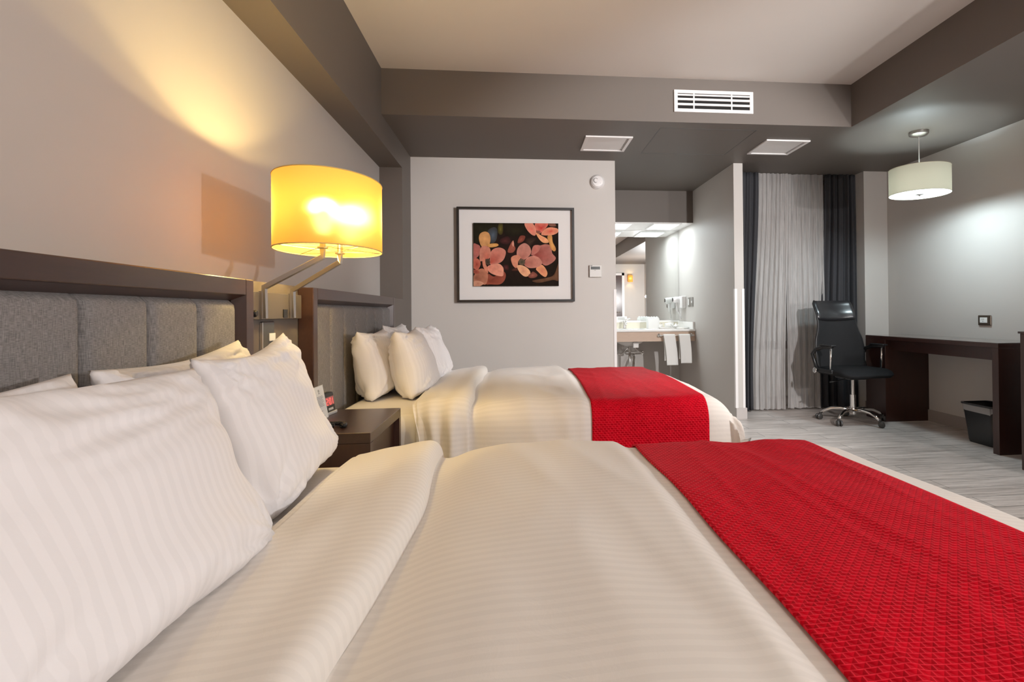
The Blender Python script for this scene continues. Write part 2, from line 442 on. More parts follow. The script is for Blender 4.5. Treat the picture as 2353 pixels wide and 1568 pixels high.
sd = empty('smoke_detector', 'round white smoke detector high on the wall by the vanity opening', 'smoke detector', (0.738, 4.933, 2.180))
R90 = Matrix.Rotation(PI/2, 4, 'X')
MB().lathe([(0, 0), (0.066, 0), (0.066, 0.012), (0.060, 0.020), (0.058, 0.034), (0.046, 0.046), (0.0, 0.050)], 40, R90).build('body', M_white, sd, smooth=True, angle=35)
MB().lathe([(0, 0), (0.018, 0.0), (0.018, 0.006), (0.014, 0.010), (0, 0.010)], 24, Matrix.Translation((-0.020, -0.044, 0.006)) @ R90).build('sensor_cap', M_white, sd, smooth=True, angle=35)
MB().lathe([(0.0185, 0), (0.022, 0), (0.022, 0.002), (0.0185, 0.002)], 24, Matrix.Translation((-0.020, -0.0465, 0.006)) @ R90).build('groove', mat('grey groove', (0.2, 0.18, 0.17), 0.6), sd)
MB().lathe([(0, 0), (0.004, 0), (0, 0.002)], 12, Matrix.Translation((0.022, -0.0465, -0.016)) @ R90).build('indicator', M_dkgrey, sd)

th = empty('thermostat', 'white square thermostat with grey display between picture and vanity opening', 'thermostat', (0.713, 4.933, 1.372))
MB().box(-0.055, 0.055, -0.026, 0, -0.055, 0.055).build('body', mat('thermostat plastic', (0.62, 0.60, 0.57), 0.4), th, bevel=0.004)
MB().box(-0.044, 0.040, -0.0275, -0.0262, 0.014, 0.040).build('display', mat('lcd', (0.045, 0.05, 0.05), 0.25), th)
w = MB(); w.box(-0.047, -0.028, -0.0272, -0.0260, 0.048, 0.052); w.build('marking', M_ink, th)
MB().box(-0.044, -0.036, -0.0272, -0.0260, 0.042, 0.046).build('symbol', M_ink, th)
MB().box(-0.012, 0.002, -0.0272, -0.0260, 0.006, 0.009).build('tab', M_ink, th)

# ------------------------------------------------------------------ framed flower print
pic = empty('framed_picture', 'black framed print of pink magnolia flowers with wide white mat', 'picture', (0.003, 4.933, 1.518))
PW, PH, D, T = 0.518, 0.4185, 0.048, 0.019
f = MB()
for a in ((-PW, PW, -D, 0, PH-T, PH), (-PW, PW, -D, 0, -PH, -PH+T), (-PW, -PW+T, -D, 0, -PH+T, PH-T), (PW-T, PW, -D, 0, -PH+T, PH-T)): f.box(*a)
f.build('frame', mat('black frame lacquer', (0.012, 0.009, 0.008), 0.35), pic)
MB().box(-PW+T, PW-T, -0.012, -0.006, -PH+T, PH-T).build('mat_board', mat('mat board', (0.74, 0.71, 0.69), 0.8), pic)
# the print: raised board with the flowers printed as vertex colours
def print_mat():
    m = mat('flower print', (1, 1, 1), 0.8, spec=0.1); nt, b = nodes(m)
    a = new(nt, 'ShaderNodeVertexColor', layer_name='Col'); v = obj_coords(nt, (1, 1, 1))
    n = new(nt, 'ShaderNodeTexNoise', i_Scale=26.0, i_Detail=5.0); nt.links.new(v, n.inputs['Vector'])
    mr = new(nt, 'ShaderNodeMapRange'); mr.inputs['To Min'].default_value = 0.55; mr.inputs['To Max'].default_value = 1.15
    nt.links.new(n.outputs['Fac'], mr.inputs['Value'])
    mm = new(nt, 'ShaderNodeVectorMath', operation='SCALE'); nt.links.new(a.outputs['Color'], mm.inputs[0]); nt.links.new(mr.outputs['Result'], mm.inputs['Scale'])
    nt.links.new(mm.outputs[0], b.inputs['Base Color']); return m
IW, IH, IY = 0.376, 0.280, -0.030
def art():
    bm = bmesh.new(); cl = bm.loops.layers.float_color.new('Col')
    def P(x, y, k): return ((x-355)/1232*2*IW-IW, IY-0.0006-k*0.00012, IH-(y-330)/907*2*IH)
    def smoothpoly(p, n=4):
        out = []; L = len(p)
        for i in range(L):
            a, b_, c, d = [Vector(p[(i+j-1) % L]) for j in range(4)]
            for t in range(n):
                t /= n
                q = 0.5*((2*b_) + (c-a)*t + (2*a-5*b_+4*c-d)*t*t + (3*b_-a-3*c+d)*t**3)
                out.append((min(1586, max(356, q.x)), min(1236, max(331, q.y))))
        return out
    k = 0
    def fan(p, cc, co, ctr=None, sm=True):
        nonlocal k; k += 1
        q = smoothpoly(p) if sm else p
        cx = sum(a for a, _ in q)/len(q); cy = sum(b for _, b in q)/len(q)
        c0 = ctr or (cx, cy)
        mid = [((a+2*cx)/3, (b+2*cy)/3) for a, b in q] if ctr is None else [((a+c0[0])/2, (b+c0[1])/2) for a, b in q]
        cc, co = lin(cc), lin(co); cm = tuple((a+b)/2 for a, b in zip(cc, co))
        v0 = bm.verts.new(P(*c0, k)); vm = [bm.verts.new(P(*a, k)) for a in mid]; vo = [bm.verts.new(P(*a, k)) for a in q]
        for i in range(len(q)):
            j = (i+1) % len(q)
            fs = bm.faces.new((v0, vm[i], vm[j])); f2 = bm.faces.new((vm[i], vo[i], vo[j], vm[j]))
            for l in fs.loops: l[cl] = (*(cc if l.vert is v0 else cm), 1)
            for l in f2.loops: l[cl] = (*(co if l.vert in (vo[i], vo[j]) else cm), 1)
    R = [(356, 331), (1586, 331), (1586, 1236), (356, 1236)]
    fan(R, (46, 30, 26), (34, 26, 20), sm=False)
    fan([(360, 335), (700, 335), (720, 480), (600, 560), (400, 620), (360, 560)], (50, 48, 30), (34, 30, 20))
    fan([(560, 450), (650, 390), (700, 430), (690, 560), (640, 620), (590, 600)], (92, 104, 118), (60, 60, 60))
    fan([(720, 345), (780, 345), (780, 470), (740, 500), (705, 450)], (120, 110, 50), (60, 52, 30))
    fan([(800, 335), (1090, 335), (1120, 480), (960, 520), (820, 500)], (44, 40, 26), (34, 28, 20))
    fan([(1110, 560), (1260, 540), (1200, 640), (1120, 700)], (74, 56, 44), (44, 30, 26))
    fan([(745, 560), (850, 520), (900, 600), (820, 640), (740, 610)], (92, 48, 46), (50, 30, 28))
    fan([(900, 1000), (1000, 960), (1020, 1010), (930, 1020)], (110, 62, 52), (60, 36, 30))
    fan([(780, 940), (850, 930), (860, 1000), (800, 1000)], (110, 56, 56), (50, 28, 26))
    A = (200, 128, 106); Bc = (228, 158, 130); Dk = (176, 84, 70)
    fan([(560, 1060), (650, 1100), (760, 1020), (815, 1060), (800, 1150), (730, 1210), (600, 1210), (530, 1200)], (128, 62, 46), (158, 84, 66), (580, 1170))
    fan([(356, 1100), (410, 1010), (490, 985), (555, 1050), (556, 1140), (520, 1215), (420, 1180), (356, 1160)], (150, 92, 72), (190, 124, 98), (385, 1120))
    fan([(356, 1170), (430, 1160), (500, 1195), (440, 1236), (356, 1236)], (180, 120, 96), (212, 156, 128))
    fan([(356, 1000), (420, 1010), (440, 1050), (380, 1060), (356, 1040)], (150, 70, 60), (170, 90, 72))
    fan([(356, 850), (410, 840), (450, 880), (455, 935), (415, 1005), (375, 990), (356, 970)], (150, 60, 50), (200, 112, 92))
    fan([(356, 640), (400, 634), (455, 672), (445, 760), (425, 810), (380, 842), (356, 835)], (196, 112, 100), (176, 104, 96))
    fan([(470, 665), (436, 560), (455, 485), (520, 455), (580, 480), (602, 560), (580, 650), (530, 668)], (226, 166, 108), (206, 150, 96), (520, 540))
    fan([(550, 650), (600, 628), (690, 625), (716, 650), (670, 674), (590, 680)], (230, 176, 106), (212, 152, 84))
    fan([(445, 760), (470, 675), (530, 660), (590, 690), (602, 770), (580, 840), (520, 850), (450, 880)], (204, 108, 88), (206, 138, 116), (560, 850))
    fan([(600, 760), (650, 700), (740, 684), (816, 730), (805, 820), (760, 885), (690, 915), (610, 935), (590, 890)], (180, 82, 66), (212, 138, 120), (600, 900))
    fan([(560, 950), (640, 925), (720, 915), (778, 965), (786, 1030), (772, 1092), (690, 1085), (610, 1055), (565, 1010)], (224, 140, 118), (232, 158, 132), (570, 960))
    fan([(488, 830), (522, 850), (530, 920), (560, 980), (562, 1055), (515, 1000), (486, 930)], (226, 150, 122), (214, 134, 108))
    fan([(530, 855), (575, 845), (595, 890), (580, 930), (545, 925), (526, 900)], (52, 52, 42), (90, 70, 58))
    fan([(1190, 770), (1225, 655), (1320, 650), (1400, 632), (1478, 660), (1492, 760), (1546, 830), (1500, 895), (1400, 942), (1330, 900), (1260, 830)], (150, 70, 62), (184, 116, 104), (1250, 790))
    fan([(1225, 655), (1320, 655), (1290, 740), (1200, 795), (1190, 750)], (200, 110, 96), (190, 120, 108))
    fan([(1255, 985), (1330, 930), (1385, 970), (1421, 1050), (1395, 1106), (1345, 1085), (1290, 1035)], (220, 128, 100), (232, 160, 116))
    fan([(980, 790), (985, 710), (1025, 650), (1095, 618), (1160, 660), (1186, 735), (1160, 800), (1080, 860), (1030, 830)], (178, 110, 96), (200, 138, 122), (1060, 850))
    fan([(893, 840), (930, 800), (1000, 790), (1035, 830), (1000, 880), (990, 950), (960, 976), (915, 930)], (226, 150, 118), (214, 140, 112))
    fan([(1080, 915), (1130, 830), (1220, 800), (1300, 830), (1344, 900), (1310, 950), (1230, 976), (1140, 970)], (170, 98, 84), (208, 140, 122), (1080, 920))
    fan([(980, 945), (1040, 935), (1120, 970), (1170, 1030), (1158, 1082), (1095, 1100), (1035, 1060), (995, 1000)], (222, 150, 118), (238, 178, 136))
    fan([(1010, 870), (1050, 845), (1095, 870), (1090, 920), (1050, 935), (1012, 915)], (62, 66, 50), (110, 90, 74))
    fan([(1096, 331), (1210, 331), (1262, 430), (1250, 505), (1195, 495), (1125, 420)], (232, 116, 100), (222, 146, 122))
    fan([(1250, 331), (1432, 331), (1395, 410), (1330, 470), (1275, 450)], (196, 48, 46), (216, 118, 100))
    fan([(1440, 331), (1530, 331), (1550, 370), (1470, 375)], (150, 100, 84), (120, 80, 66))
    fan([(1335, 495), (1400, 410), (1480, 388), (1578, 410), (1575, 465), (1480, 503)], (226, 92, 78), (236, 156, 122))
    fan([(1255, 465), (1340, 510), (1420, 555), (1442, 608), (1370, 614), (1305, 560)], (246, 156, 118), (236, 170, 120))
    fan([(1425, 520), (1488, 505), (1503, 600), (1546, 690), (1530, 735), (1480, 705), (1445, 600)], (232, 176, 104), (206, 142, 82))
    fan([(1270, 440), (1320, 440), (1325, 475), (1280, 480)], (110, 86, 74), (160, 90, 78))
    fan([(848, 750), (865, 680), (915, 590), (935, 640), (960, 700), (920, 755)], (170, 96, 80), (150, 82, 66))
    fan([(905, 640), (925, 580), (940, 620), (935, 670)], (230, 170, 150), (200, 130, 110))
    fan([(990, 600), (1030, 515), (1102, 520), (1075, 590), (1010, 620)], (160, 84, 68), (120, 62, 50))
    fan([(1140, 1090), (1180, 1050), (1215, 1028), (1275, 1075), (1250, 1112), (1170, 1122)], (176, 104, 88), (120, 70, 58))
    fan([(1200, 1160), (1400, 1120), (1520, 1070), (1586, 900), (1586, 1150), (1500, 1150), (1300, 1190)], (120, 84, 62), (96, 66, 48), (1540, 1100))
    me = bpy.data.meshes.new('print'); bm.to_mesh(me); bm.free(); me.materials.append(print_mat())
    o = bpy.data.objects.new('print', me); C.objects.link(o); o.parent = pic
art()
MB().box(-IW, IW, IY, IY+0.012, -IH, IH).build('print_board', M_dkgrey, pic)

# ------------------------------------------------------------------ headboards
def headboard(label, y0):
    """local origin at the near lower corner, wall side"""
    t = empty('headboard', label, 'headboard', (XB, y0, 0))
    Wd, H, D = 1.571, 1.115, 0.064
    fr = 0.051
    f = MB()
    f.box(0.001, D, 0, fr, 0, H); f.box(0.001, D, Wd-fr, Wd, 0, H); f.box(0.001, D, fr, Wd-fr, H-fr, H)
    f.build('frame', M_wood, t, bevel=0.003)
    # sloping inner reveal
    r = MB(); a, b, zt, zi = fr, fr+0.017, H-fr, H-fr-0.017
    r.quad((D-0.002, a, 0), (D-0.002, a, zt), (0.026, b, zi), (0.026, b, 0))
    r.quad((D-0.002, Wd-a, 0), (D-0.002, Wd-a, zt), (0.026, Wd-b, zi), (0.026, Wd-b, 0))
    r.quad((D-0.002, a, zt), (D-0.002, Wd-a, zt), (0.026, Wd-b, zi), (0.026, b, zi))
    r.build('reveal', M_woodz, t)
    MB().box(0.001, 0.012, fr, Wd-fr, 0.2, H-fr).build('backing', M_wood, t)
    n = 7; y = b; wd = (Wd-2*b)/n
    for i in range(n):
        yy0, yy1 = y+i*wd, y+(i+1)*wd
        def fn(u, v, yy0=yy0, yy1=yy1):
            e = (1-abs(2*u-1)**11); ez = min(1, (1-v)*26)
            ez = math.sqrt(max(0, 1-(1-ez)**2))
            return (0.014+0.034*(max(0, e)**0.5)*(0.35+0.65*ez), yy0+(yy1-yy0)*u, 0.30+(zi-0.30)*v)
        g = MB(); g.grid(fn, 36, 50); g.build('padded_panel', M_uphol, t, smooth=True)
    return t
headboard('padded grey headboard in dark wood frame behind the nearest bed', 0.316)
headboard('padded grey headboard in dark wood frame behind the farther bed', 2.415)

# ------------------------------------------------------------------ beds
def nz(x, y, z=0.0): return noise.noise(Vector((x, y, z)))
def smooth(t): t = max(0.0, min(1.0, t)); return t*t*(3-2*t)

class Bed:
    def __init__(s, yc, half, seed, xf=0.985, ztop=0.605):
        s.yc, s.half, s.seed, s.xf, s.z = yc, half, seed, xf, ztop
    def edge(s, a, half, r):
        """arc coordinate from the middle -> (position, drop)"""
        sg = 1 if a >= 0 else -1; a = abs(a)
        if a <= half-r: return sg*a, 0.0
        a -= half-r
        if a <= PI*r/2: return sg*(half-r+r*math.sin(a/r)), r*(1-math.cos(a/r))
        return sg*half, r+(a-PI*r/2)
    def pos(s, u, v):
        # u: world x on top, continues down the foot; v: from the middle of the bed
        y, dy = s.edge(v, s.half, 0.10)
        if u <= s.xf-0.12: x, dx = u, 0.0
        else:
            x, dx = s.edge(u-(s.xf-0.6), 0.6, 0.12); x += s.xf-0.6
        d = max(dx, dy) if min(dx, dy) > 0.16 else (dx**2+dy**2)**0.5
        dome = 0.012*(1-min(1, abs(v)/s.half)**2)
        sag = 0.0
        if d > 0.08:      # cloth hanging: slight outward flare and folds
            k = min(1, (d-0.08)/0.3)
            if dy > 0.02: y += (1 if v > 0 else -1)*(0.02*k + 0.003*k*math.sin(u*11+s.seed)+0.006*k*nz(u*6, d*3, s.seed))
            if dx > 0.02: x += 0.01*k + 0.005*k*math.sin(v*13+s.seed)
        return Vector((x, s.yc+y, s.z+dome-d))
    def wr(s, u, v):
        f = 0.010*nz(u*1.7+s.seed, v*2.1, 3.3)+0.0045*nz(u*4.5, v*3.2+s.seed, 1.1)
        f += 0.0035*(1-abs(nz(u*7.0+v*1.5, v*2.2+u*0.6, s.seed)*2.2))*smooth((u+0.2)*3)
        f -= 0.022*smooth((u-0.86)/0.18)
        f -= 0.015*math.exp(-((u+0.195)/0.045)**2)
        f += 0.020*(1-smooth((u-0.285)/0.05))*smooth((u+0.25)*4)
        f += 0.008*(1-abs(nz(v*2.2+u*0.8+9, u*6.0+v*0.8, s.seed+2)*2.4))*smooth((u+0.15)*4)*(1-smooth((u-0.2)/0.2))
        return f
    def surf(s, u, v, off=0.0, extra=0.0):
        e = 0.004
        p = s.pos(u, v); a = s.pos(u+e, v)-s.pos(u-e, v); b = s.pos(u, v+e)-s.pos(u, v-e)
        n = a.cross(b)
        n = n.normalized() if n.length > 1e-9 else Vector((0, 0, 1))
        if n.z < -0.05: n = -n
        cu, cv = u-(s.xf-0.12+0.10), abs(v)-(s.half-0.10+0.08)
        if cu > 0 and cv > 0:      # the gathered corner: one clean vertical edge
            k = smooth(min(cu, cv)/0.05); m_ = Vector((1, 1 if v > 0 else -1, 0)).normalized()
            return p + (n*(1-k)+m_*k).normalized()*((s.wr(u, v)*(1-k)+off+extra*(1-k)) + 0.012*k*math.sin(min(1, min(cu, cv)/0.3)*PI*1.5))
        return p + n*(s.wr(u, v)+off+extra)
    def cover(s, name, m, u0, u1, v0, v1, off, nu, nv, extra=None, thick=0.010, parent=None):
        g = MB()
        def fn(i, j):
            u, v = u0+(u1-u0)*i, v0+(v1-v0)*j
            du, ex = (extra(u, v) if extra else (0.0, 0.0))
            return s.surf(u+du, v, off, ex)
        g.grid(fn, nu, nv, uv=lambda i, j: (u0+(u1-u0)*i, v0+(v1-v0)*j))
        return g.build(name, m, parent, smooth=True, solid=thick, offset=-1, recalc=False)

def make_bed(bed, which, sheet_y):
    yc, half = bed.yc, bed.half
    t = empty('bed', f'{which} bed frame and mattress in a plain white fitted sheet', 'bed', (0, yc, 0))
    # box base and legs
    MB().box(-0.80, 0.93, -half+0.06, half-0.06, 0.06, 0.30).build('base', fabric('bed base cloth', (0.5, 0.46, 0.42)), t, bevel=0.015)
    for sx in (-0.72, 0.85):
        for sy in (-1, 1):
            MB().lathe([(0, 0), (0.025, 0), (0.03, 0.06), (0, 0.06)], 16, Matrix.Translation((sx, sy*(half-0.16), 0))).build('leg', M_black, t, smooth=True, angle=40)
    g = MB()
    x0, x1, y1, z0, z1, r = -0.835, 0.90, half-0.03, 0.29, 0.562, 0.05
    def prof(k):   # rounded side profile
        pr = [(0, z0)]
        return pr
    rings = []
    for inset, z in ((0.06, z0), (0.02, z0+0.01), (0.0, z0+0.04), (0.0, z1-0.06), (0.008, z1-0.03), (0.025, z1-0.010), (0.055, z1), (0.3, z1+0.004)):
        ring = []
        N = 14
        hx, hy = (x1-x0)/2-inset, y1-inset; rc = max(0.02, 0.09-inset)
        for cx, cy, a0 in ((hx-rc, hy-rc, 0), (-hx+rc, hy-rc, 90), (-hx+rc, -hy+rc, 180), (hx-rc, -hy+rc, 270)):
            for q in range(N):
                a = math.radians(a0+90*q/(N-1))
                X, Y = cx+rc*math.cos(a), cy+rc*math.sin(a)
                w_ = 0.003*nz(X*6, Y*6, z*8)
                ring.append(g.bm.verts.new((X+(x0+x1)/2+w_, Y+w_, z)))
        rings.append(ring)
    for a, b in zip(rings, rings[1:]):
        for i in range(len(a)):
            j = (i+1) % len(a); g.bm.faces.new((a[i], a[j], b[j], b[i]))
    g.bm.faces.new(rings[0][::-1]); g.bm.faces.new(rings[-1])
    g.build('mattress', M_sheet, t, smooth=True, angle=60)
    return t

def make_duvet(bed, label, nu, nv, folds):
    L = bed.half-0.10+PI*0.05
    vmax = L+0.36
    uf = bed.xf-0.12+PI*0.06+0.32
    d = bed.cover('duvet', M_duvet, -0.43, uf, -vmax, vmax, 0.0, nu, nv, thick=0.030)
    tag(d, label, 'duvet')
    # turned-down cuff, puffy, with a rounded edge facing the foot
    g = MB(); a0, a1 = -0.465, -0.212
    def fn(i, j):
        v = -vmax+2*vmax*j
        wob = 0.010*math.sin(v*5+bed.seed)+0.012*nz(v*3, bed.seed)
        if i < 0.86:
            t = i/0.86; u = a0+(a1-0.034-a0)*t
            off = 0.006+0.018*smooth(t*1.6)+0.013*smooth((t-0.55)*2.2)+0.015*math.exp(-((u+0.195)/0.045)**2)
            if t < 0.06: off = 0.0
        else:
            t = (i-0.86)/0.14*PI*0.5
            u = a1-0.034+0.036*math.sin(t); off = -0.001+0.038*math.cos(t)**0.8+0.0145*math.exp(-((u+0.195)/0.045)**2)*math.cos(t)**0.5 if t < PI/2-1e-4 else -0.001
        hang = smooth((abs(v)-bed.half+0.12)/0.25)
        ex = 0.004*nz(u*10, v*4, 7.7+bed.seed) + folds*hang*(0.014*math.sin(u*60+2*nz(u*5, v))+0.008*math.sin(u*37+1))
        return bed.surf(u+wob*(0.3+0.7*i)+0.05*hang*(1-i), v, off, ex)
    g.grid(fn, 60, nv, uv=lambda i, j: (0.31*i, -vmax+2*vmax*j))
    g.build('folded_cuff', M_duvet, d, smooth=True, recalc=False)
    return d

def make_runner(bed, label, u0, u1, v0, v1, skew, nu, nv, wav):
    def extra(u, v):
        du = skew*v
        rid = 0.0
        for k, (uc, ph) in enumerate(((0.10, 0.2), (0.22, 1.9), (0.33, 4.0), (0.45, 0.9))):
            c = u0+uc*(u1-u0)/0.55*1.0 + 0.03*math.sin(v*2.2+ph)
            rid += 0.0045*math.exp(-((u-c)/0.012)**2)*(0.5+0.5*nz(v*2.5, ph))
        return du, wav*(rid+0.003*nz(u*12, v*3, bed.seed+4))
    r = bed.cover('bed_runner', M_runner, u0, u1, v0, v1, 0.008, nu, nv, extra, thick=0.004)
    return tag(r, label, 'bed runner')

near = Bed(1.045, 0.68, 1.3, xf=1.10, ztop=0.588)
far = Bed(3.17, 0.76, 5.1, xf=1.01, ztop=0.600)
make_bed(near, 'nearest', 0)
make_bed(far, 'farther', 0)
make_duvet(near, 'white striped duvet with turned-down cuff spread over the nearest bed', 150, 170, 0.4)
make_duvet(far, 'white duvet with pleated cuff spread over the farther bed', 130, 150, 1.0)
make_runner(near, 'red woven bed runner across the foot of the nearest bed', 0.352, 0.89, -0.95, 0.95, 0.0, 70, 190, 1.0)
make_runner(far, 'red woven bed runner across the foot of the farther bed', 0.345, 0.875, -1.02, 1.02, 0.02, 50, 150, 0.6)

# ------------------------------------------------------------------ pillows
def pillow_mesh(w_, h_, t_, seed, nu=64, nv=46, amp=1.0, cz=0.13):
    g = MB()
    def pt(u, v, side):
        X = w_/2*u*(1-0.075*(1-v*v)*abs(u)**4); Z = h_/2*v*(1-(cz if v > 0 else 0.07)*(1-abs(u)**1.6)*abs(v)**3)
        th = ((1-abs(u)**2.6)**0.50)*((1-abs(v)**(2.6 if v > 0 else 2.6+3.4*min(1, -v*3)))**0.50) if abs(u) < 1 and abs(v) < 1 else 0.0
        th *= t_/2*(1+0.16*(-v))
        ears = (abs(u)*abs(v))
        ang = math.atan2(v-0.9*(1 if v > 0 else -1), u-0.9*(1 if u > 0 else -1))
        w1 = nz(u*1.6+seed, v*1.9, seed*1.7)*0.012 + nz(ang*3.4, seed+side, 2.0)*0.016*smooth(ears*1.8)
        w2 = (0.3-abs(nz(u*2.5+v*1.2+seed, v*5.0-u*1.0, seed)))*0.020*smooth((v-0.0)*1.5)
        w3 = (0.3-abs(nz(u*6+seed*2, v*2.2, 4.4)))*0.012*smooth(abs(v)*2.2-0.8)
        e = min(1.0, th/(t_*0.16))
        y = side*(th + e*amp*(w1+w2+w3))
        return Vector((X, y, Z))
    for side in (-1, 1):
        g.grid(lambda i, j: pt(-1+2*i, -1+2*j, side), nu, nv, uv=lambda i, j: ((i-0.5)*w_, (j-0.5)*h_))
    bmesh.ops.remove_doubles(g.bm, verts=g.bm.verts, dist=1e-5)
    return g
def pillow(label, yc, xb, zb, lean, w_=0.62, h_=0.40, t_=0.17, seed=1.0, twist=0.0, roll=0.0, group=None, amp=1.0, cz=0.13):
    """xb, zb: where the lower edge rests; lean: degrees the top tips towards the wall"""
    g = pillow_mesh(w_, h_, t_, seed, amp=amp, cz=cz)
    o = g.build('pillow', M_pcase, smooth=True)
    # local x -> world y, local y -> world x (face), z up
    base = Matrix.Rotation(PI/2, 4, 'Z')
    M = Matrix.Translation((xb, yc, zb)) @ Matrix.Rotation(math.radians(twist), 4, 'Z') @ Matrix.Rotation(-math.radians(lean), 4, 'Y') @ Matrix.Rotation(math.radians(roll), 4, 'X') @ Matrix.Translation((0, 0, h_/2*0.96)) @ base
    o.matrix_world = M
    return tag(o, label, 'pillow', group)
pillow('white pillow at the left edge, front row of the nearest bed', 0.735, -0.475, 0.588, 20, 0.65, 0.358, 0.18, 1.0, roll=-2.5, cz=0.07)
pillow('front row pillow of the nearest bed beside the nightstand', 1.405, -0.535, 0.586, 17, 0.50, 0.372, 0.145, 2.3, twist=2, roll=4.0, cz=0.17)
pillow('back row pillow of the nearest bed, mostly hidden at the left', 0.79, -0.70, 0.570, 17, 0.58, 0.350, 0.15, 3.1)
pillow('back row pillow of the nearest bed, behind the one beside the nightstand', 1.425, -0.70, 0.575, 17, 0.58, 0.362, 0.15, 4.7, roll=3)
pillow('back row pillow of the farther bed on the nightstand side', 3.09, -0.715, 0.575, 12, 0.56, 0.355, 0.19, 5.2)
pillow('back row pillow of the farther bed on the picture wall side', 3.66, -0.72, 0.575, 12, 0.56, 0.375, 0.17, 6.4)
pillow('front row pillow of the farther bed on the nightstand side', 3.07, -0.520, 0.580, 14, 0.54, 0.350, 0.20, 7.9)
pillow('front row pillow of the farther bed on the picture wall side', 3.61, -0.500, 0.585, 16, 0.54, 0.360, 0.18, 8.3)

# ------------------------------------------------------------------ nightstand and what stands on it
ns = empty('nightstand', 'dark wood nightstand between the two beds', 'nightstand', (0, 2.13, 0))
y0, y1, xa, xb_, zt = -0.225, 0.262, -0.912, -0.490, 0.603
MB().box(xa, xb_, y0, y1, zt-0.036, zt).build('top', M_wood, ns, bevel=0.002)
MB().box(xa, xb_, y0, y0+0.036, 0.0, zt-0.036).build('side_panel', M_woodz, ns)
MB().box(xa, xb_, y1-0.030, y1, 0.0, zt-0.036).build('side_panel', M_woodz, ns)
MB().box(xa, xa+0.02, y0+0.036, y1-0.030, 0.0, zt-0.036).build('back_panel', M_woodz, ns)
MB().box(xa+0.02, xb_-0.01, y0+0.036, y1-0.030, 0.08, 0.11).build('shelf', M_wood, ns)
dw = MB().box(xa+0.03, xb_-0.022, y0+0.040, y1-0.034, 0.38, zt-0.040).build('drawer', M_desk, ns)
MB().tube([(xb_-0.022, -0.04, 0.47), (xb_-0.008, -0.04, 0.47), (xb_-0.008, 0.08, 0.47), (xb_-0.022, 0.08, 0.47)], 0.004).build('handle', M_steel, dw, smooth=True)

# clock radio
ck = empty('clock_radio', 'small black clock radio with red digits on the nightstand', 'clock', (-0.785, 2.272, 0.603), math.radians(84))
# local: front faces -y
def wedge(x0, x1, z1, yb, yf, yft):
    g = MB(); v = [g.bm.verts.new(p) for p in ((x0, yf, 0), (x1, yf, 0), (x1, yb, 0), (x0, yb, 0), (x0, yft, z1), (x1, yft, z1), (x1, yb, z1), (x0, yb, z1))]
    for f_ in ((0, 3, 2, 1), (4, 5, 6, 7), (0, 1, 5, 4), (1, 2, 6, 5), (2, 3, 7, 6), (3, 0, 4, 7)): g.bm.faces.new([v[i] for i in f_])
    return g
wedge(-0.056, 0.056, 0.085, 0.055, -0.050, -0.037).build('body', M_black, ck, bevel=0.006, seg=3)
MB().box(-0.057, 0.057, -0.054, 0.056, 0, 0.012).build('base_band', mat('silver plastic', (0.5, 0.49, 0.48), 0.35), ck, bevel=0.003)
tilt = Matrix.Translation((0, -0.0425, 0.052)) @ Matrix.Rotation(-math.atan2(0.013, 0.085), 4, 'X')
MB().box(-0.030, 0.046, -0.0012, 0.002, -0.015, 0.018, tilt).build('display', mat('clock window', (0.45, 0.13, 0.13), 0.2), ck)
SEG = {'2': 'abged', '0': 'abcdef', '1': 'bc'}
def digit(g, ch, cx, w_=0.012, h_=0.024, t=0.0026):
    for s_ in SEG[ch]:
        if s_ in 'agd':
            z = {'a': h_/2, 'g': 0, 'd': -h_/2}[s_]; b_ = (cx-w_/2, cx+w_/2, z-t/2, z+t/2)
        else:
            x = cx + (w_/2 if s_ in 'bc' else -w_/2); z0_, z1_ = (0, h_/2) if s_ in 'bf' else (-h_/2, 0); b_ = (x-t/2, x+t/2, z0_, z1_)
        g.box(b_[0], b_[1], -0.0022, -0.0012, b_[2], b_[3], tilt)
g = MB(); digit(g, '2', -0.014); digit(g, '0', 0.012); digit(g, '1', 0.028)
g.box(-0.0025, 0.0, -0.0022, -0.0012, 0.003, 0.006, tilt); g.box(-0.0025, 0.0, -0.0022, -0.0012, -0.006, -0.003, tilt)
g.build('digits', emit('red led', (1.0, 0.12, 0.10), 1.6), ck)
MB().box(-0.01, 0.03, -0.0015, 0.0, -0.034, -0.025, tilt).build('badge', mat('silver badge', (0.55, 0.53, 0.5), 0.4), ck)
MB().box(-0.043, 0.040, -0.015, 0.04, 0.084, 0.0865).build('top_panel', mat('khaki panel', (0.30, 0.27, 0.19), 0.4), ck)
# tent card
tc = empty('tent_card', 'folded white information card standing on the nightstand beside the clock', 'card', (-0.752, 2.172, 0.603), math.radians(90))
g = MB(); g.quad((-0.055, -0.023, 0), (0.055, -0.023, 0), (0.055, 0, 0.125), (-0.055, 0, 0.125)); g.quad((-0.055, 0.023, 0), (0.055, 0.023, 0), (0.055, 0, 0.125), (-0.055, 0, 0.125))
g.build('card', M_paper, tc, solid=0.0012)
g = MB(); TL = Matrix.Translation((0, -0.023, 0)) @ Matrix.Rotation(-math.atan2(0.023, 0.125), 4, 'X') @ Matrix.Scale(0.82, 4, (0, 0, 1))
for i in range(8):
    g.box(-0.035, 0.035-0.006*(i % 3), -0.0012, -0.0004, 0.060+i*0.0065, 0.0618+i*0.0065, TL)
g.box(-0.006, 0.008, -0.0012, -0.0004, 0.120, 0.123, TL); g.box(-0.008, 0.008, -0.0012, -0.0004, 0.038, 0.040, TL); g.box(-0.020, 0.020, -0.0012, -0.0004, 0.014, 0.0165, TL)
M_pale = mat('pale grey ink', (0.32, 0.32, 0.32), 0.8); g.build('printed_text', M_pale, tc)
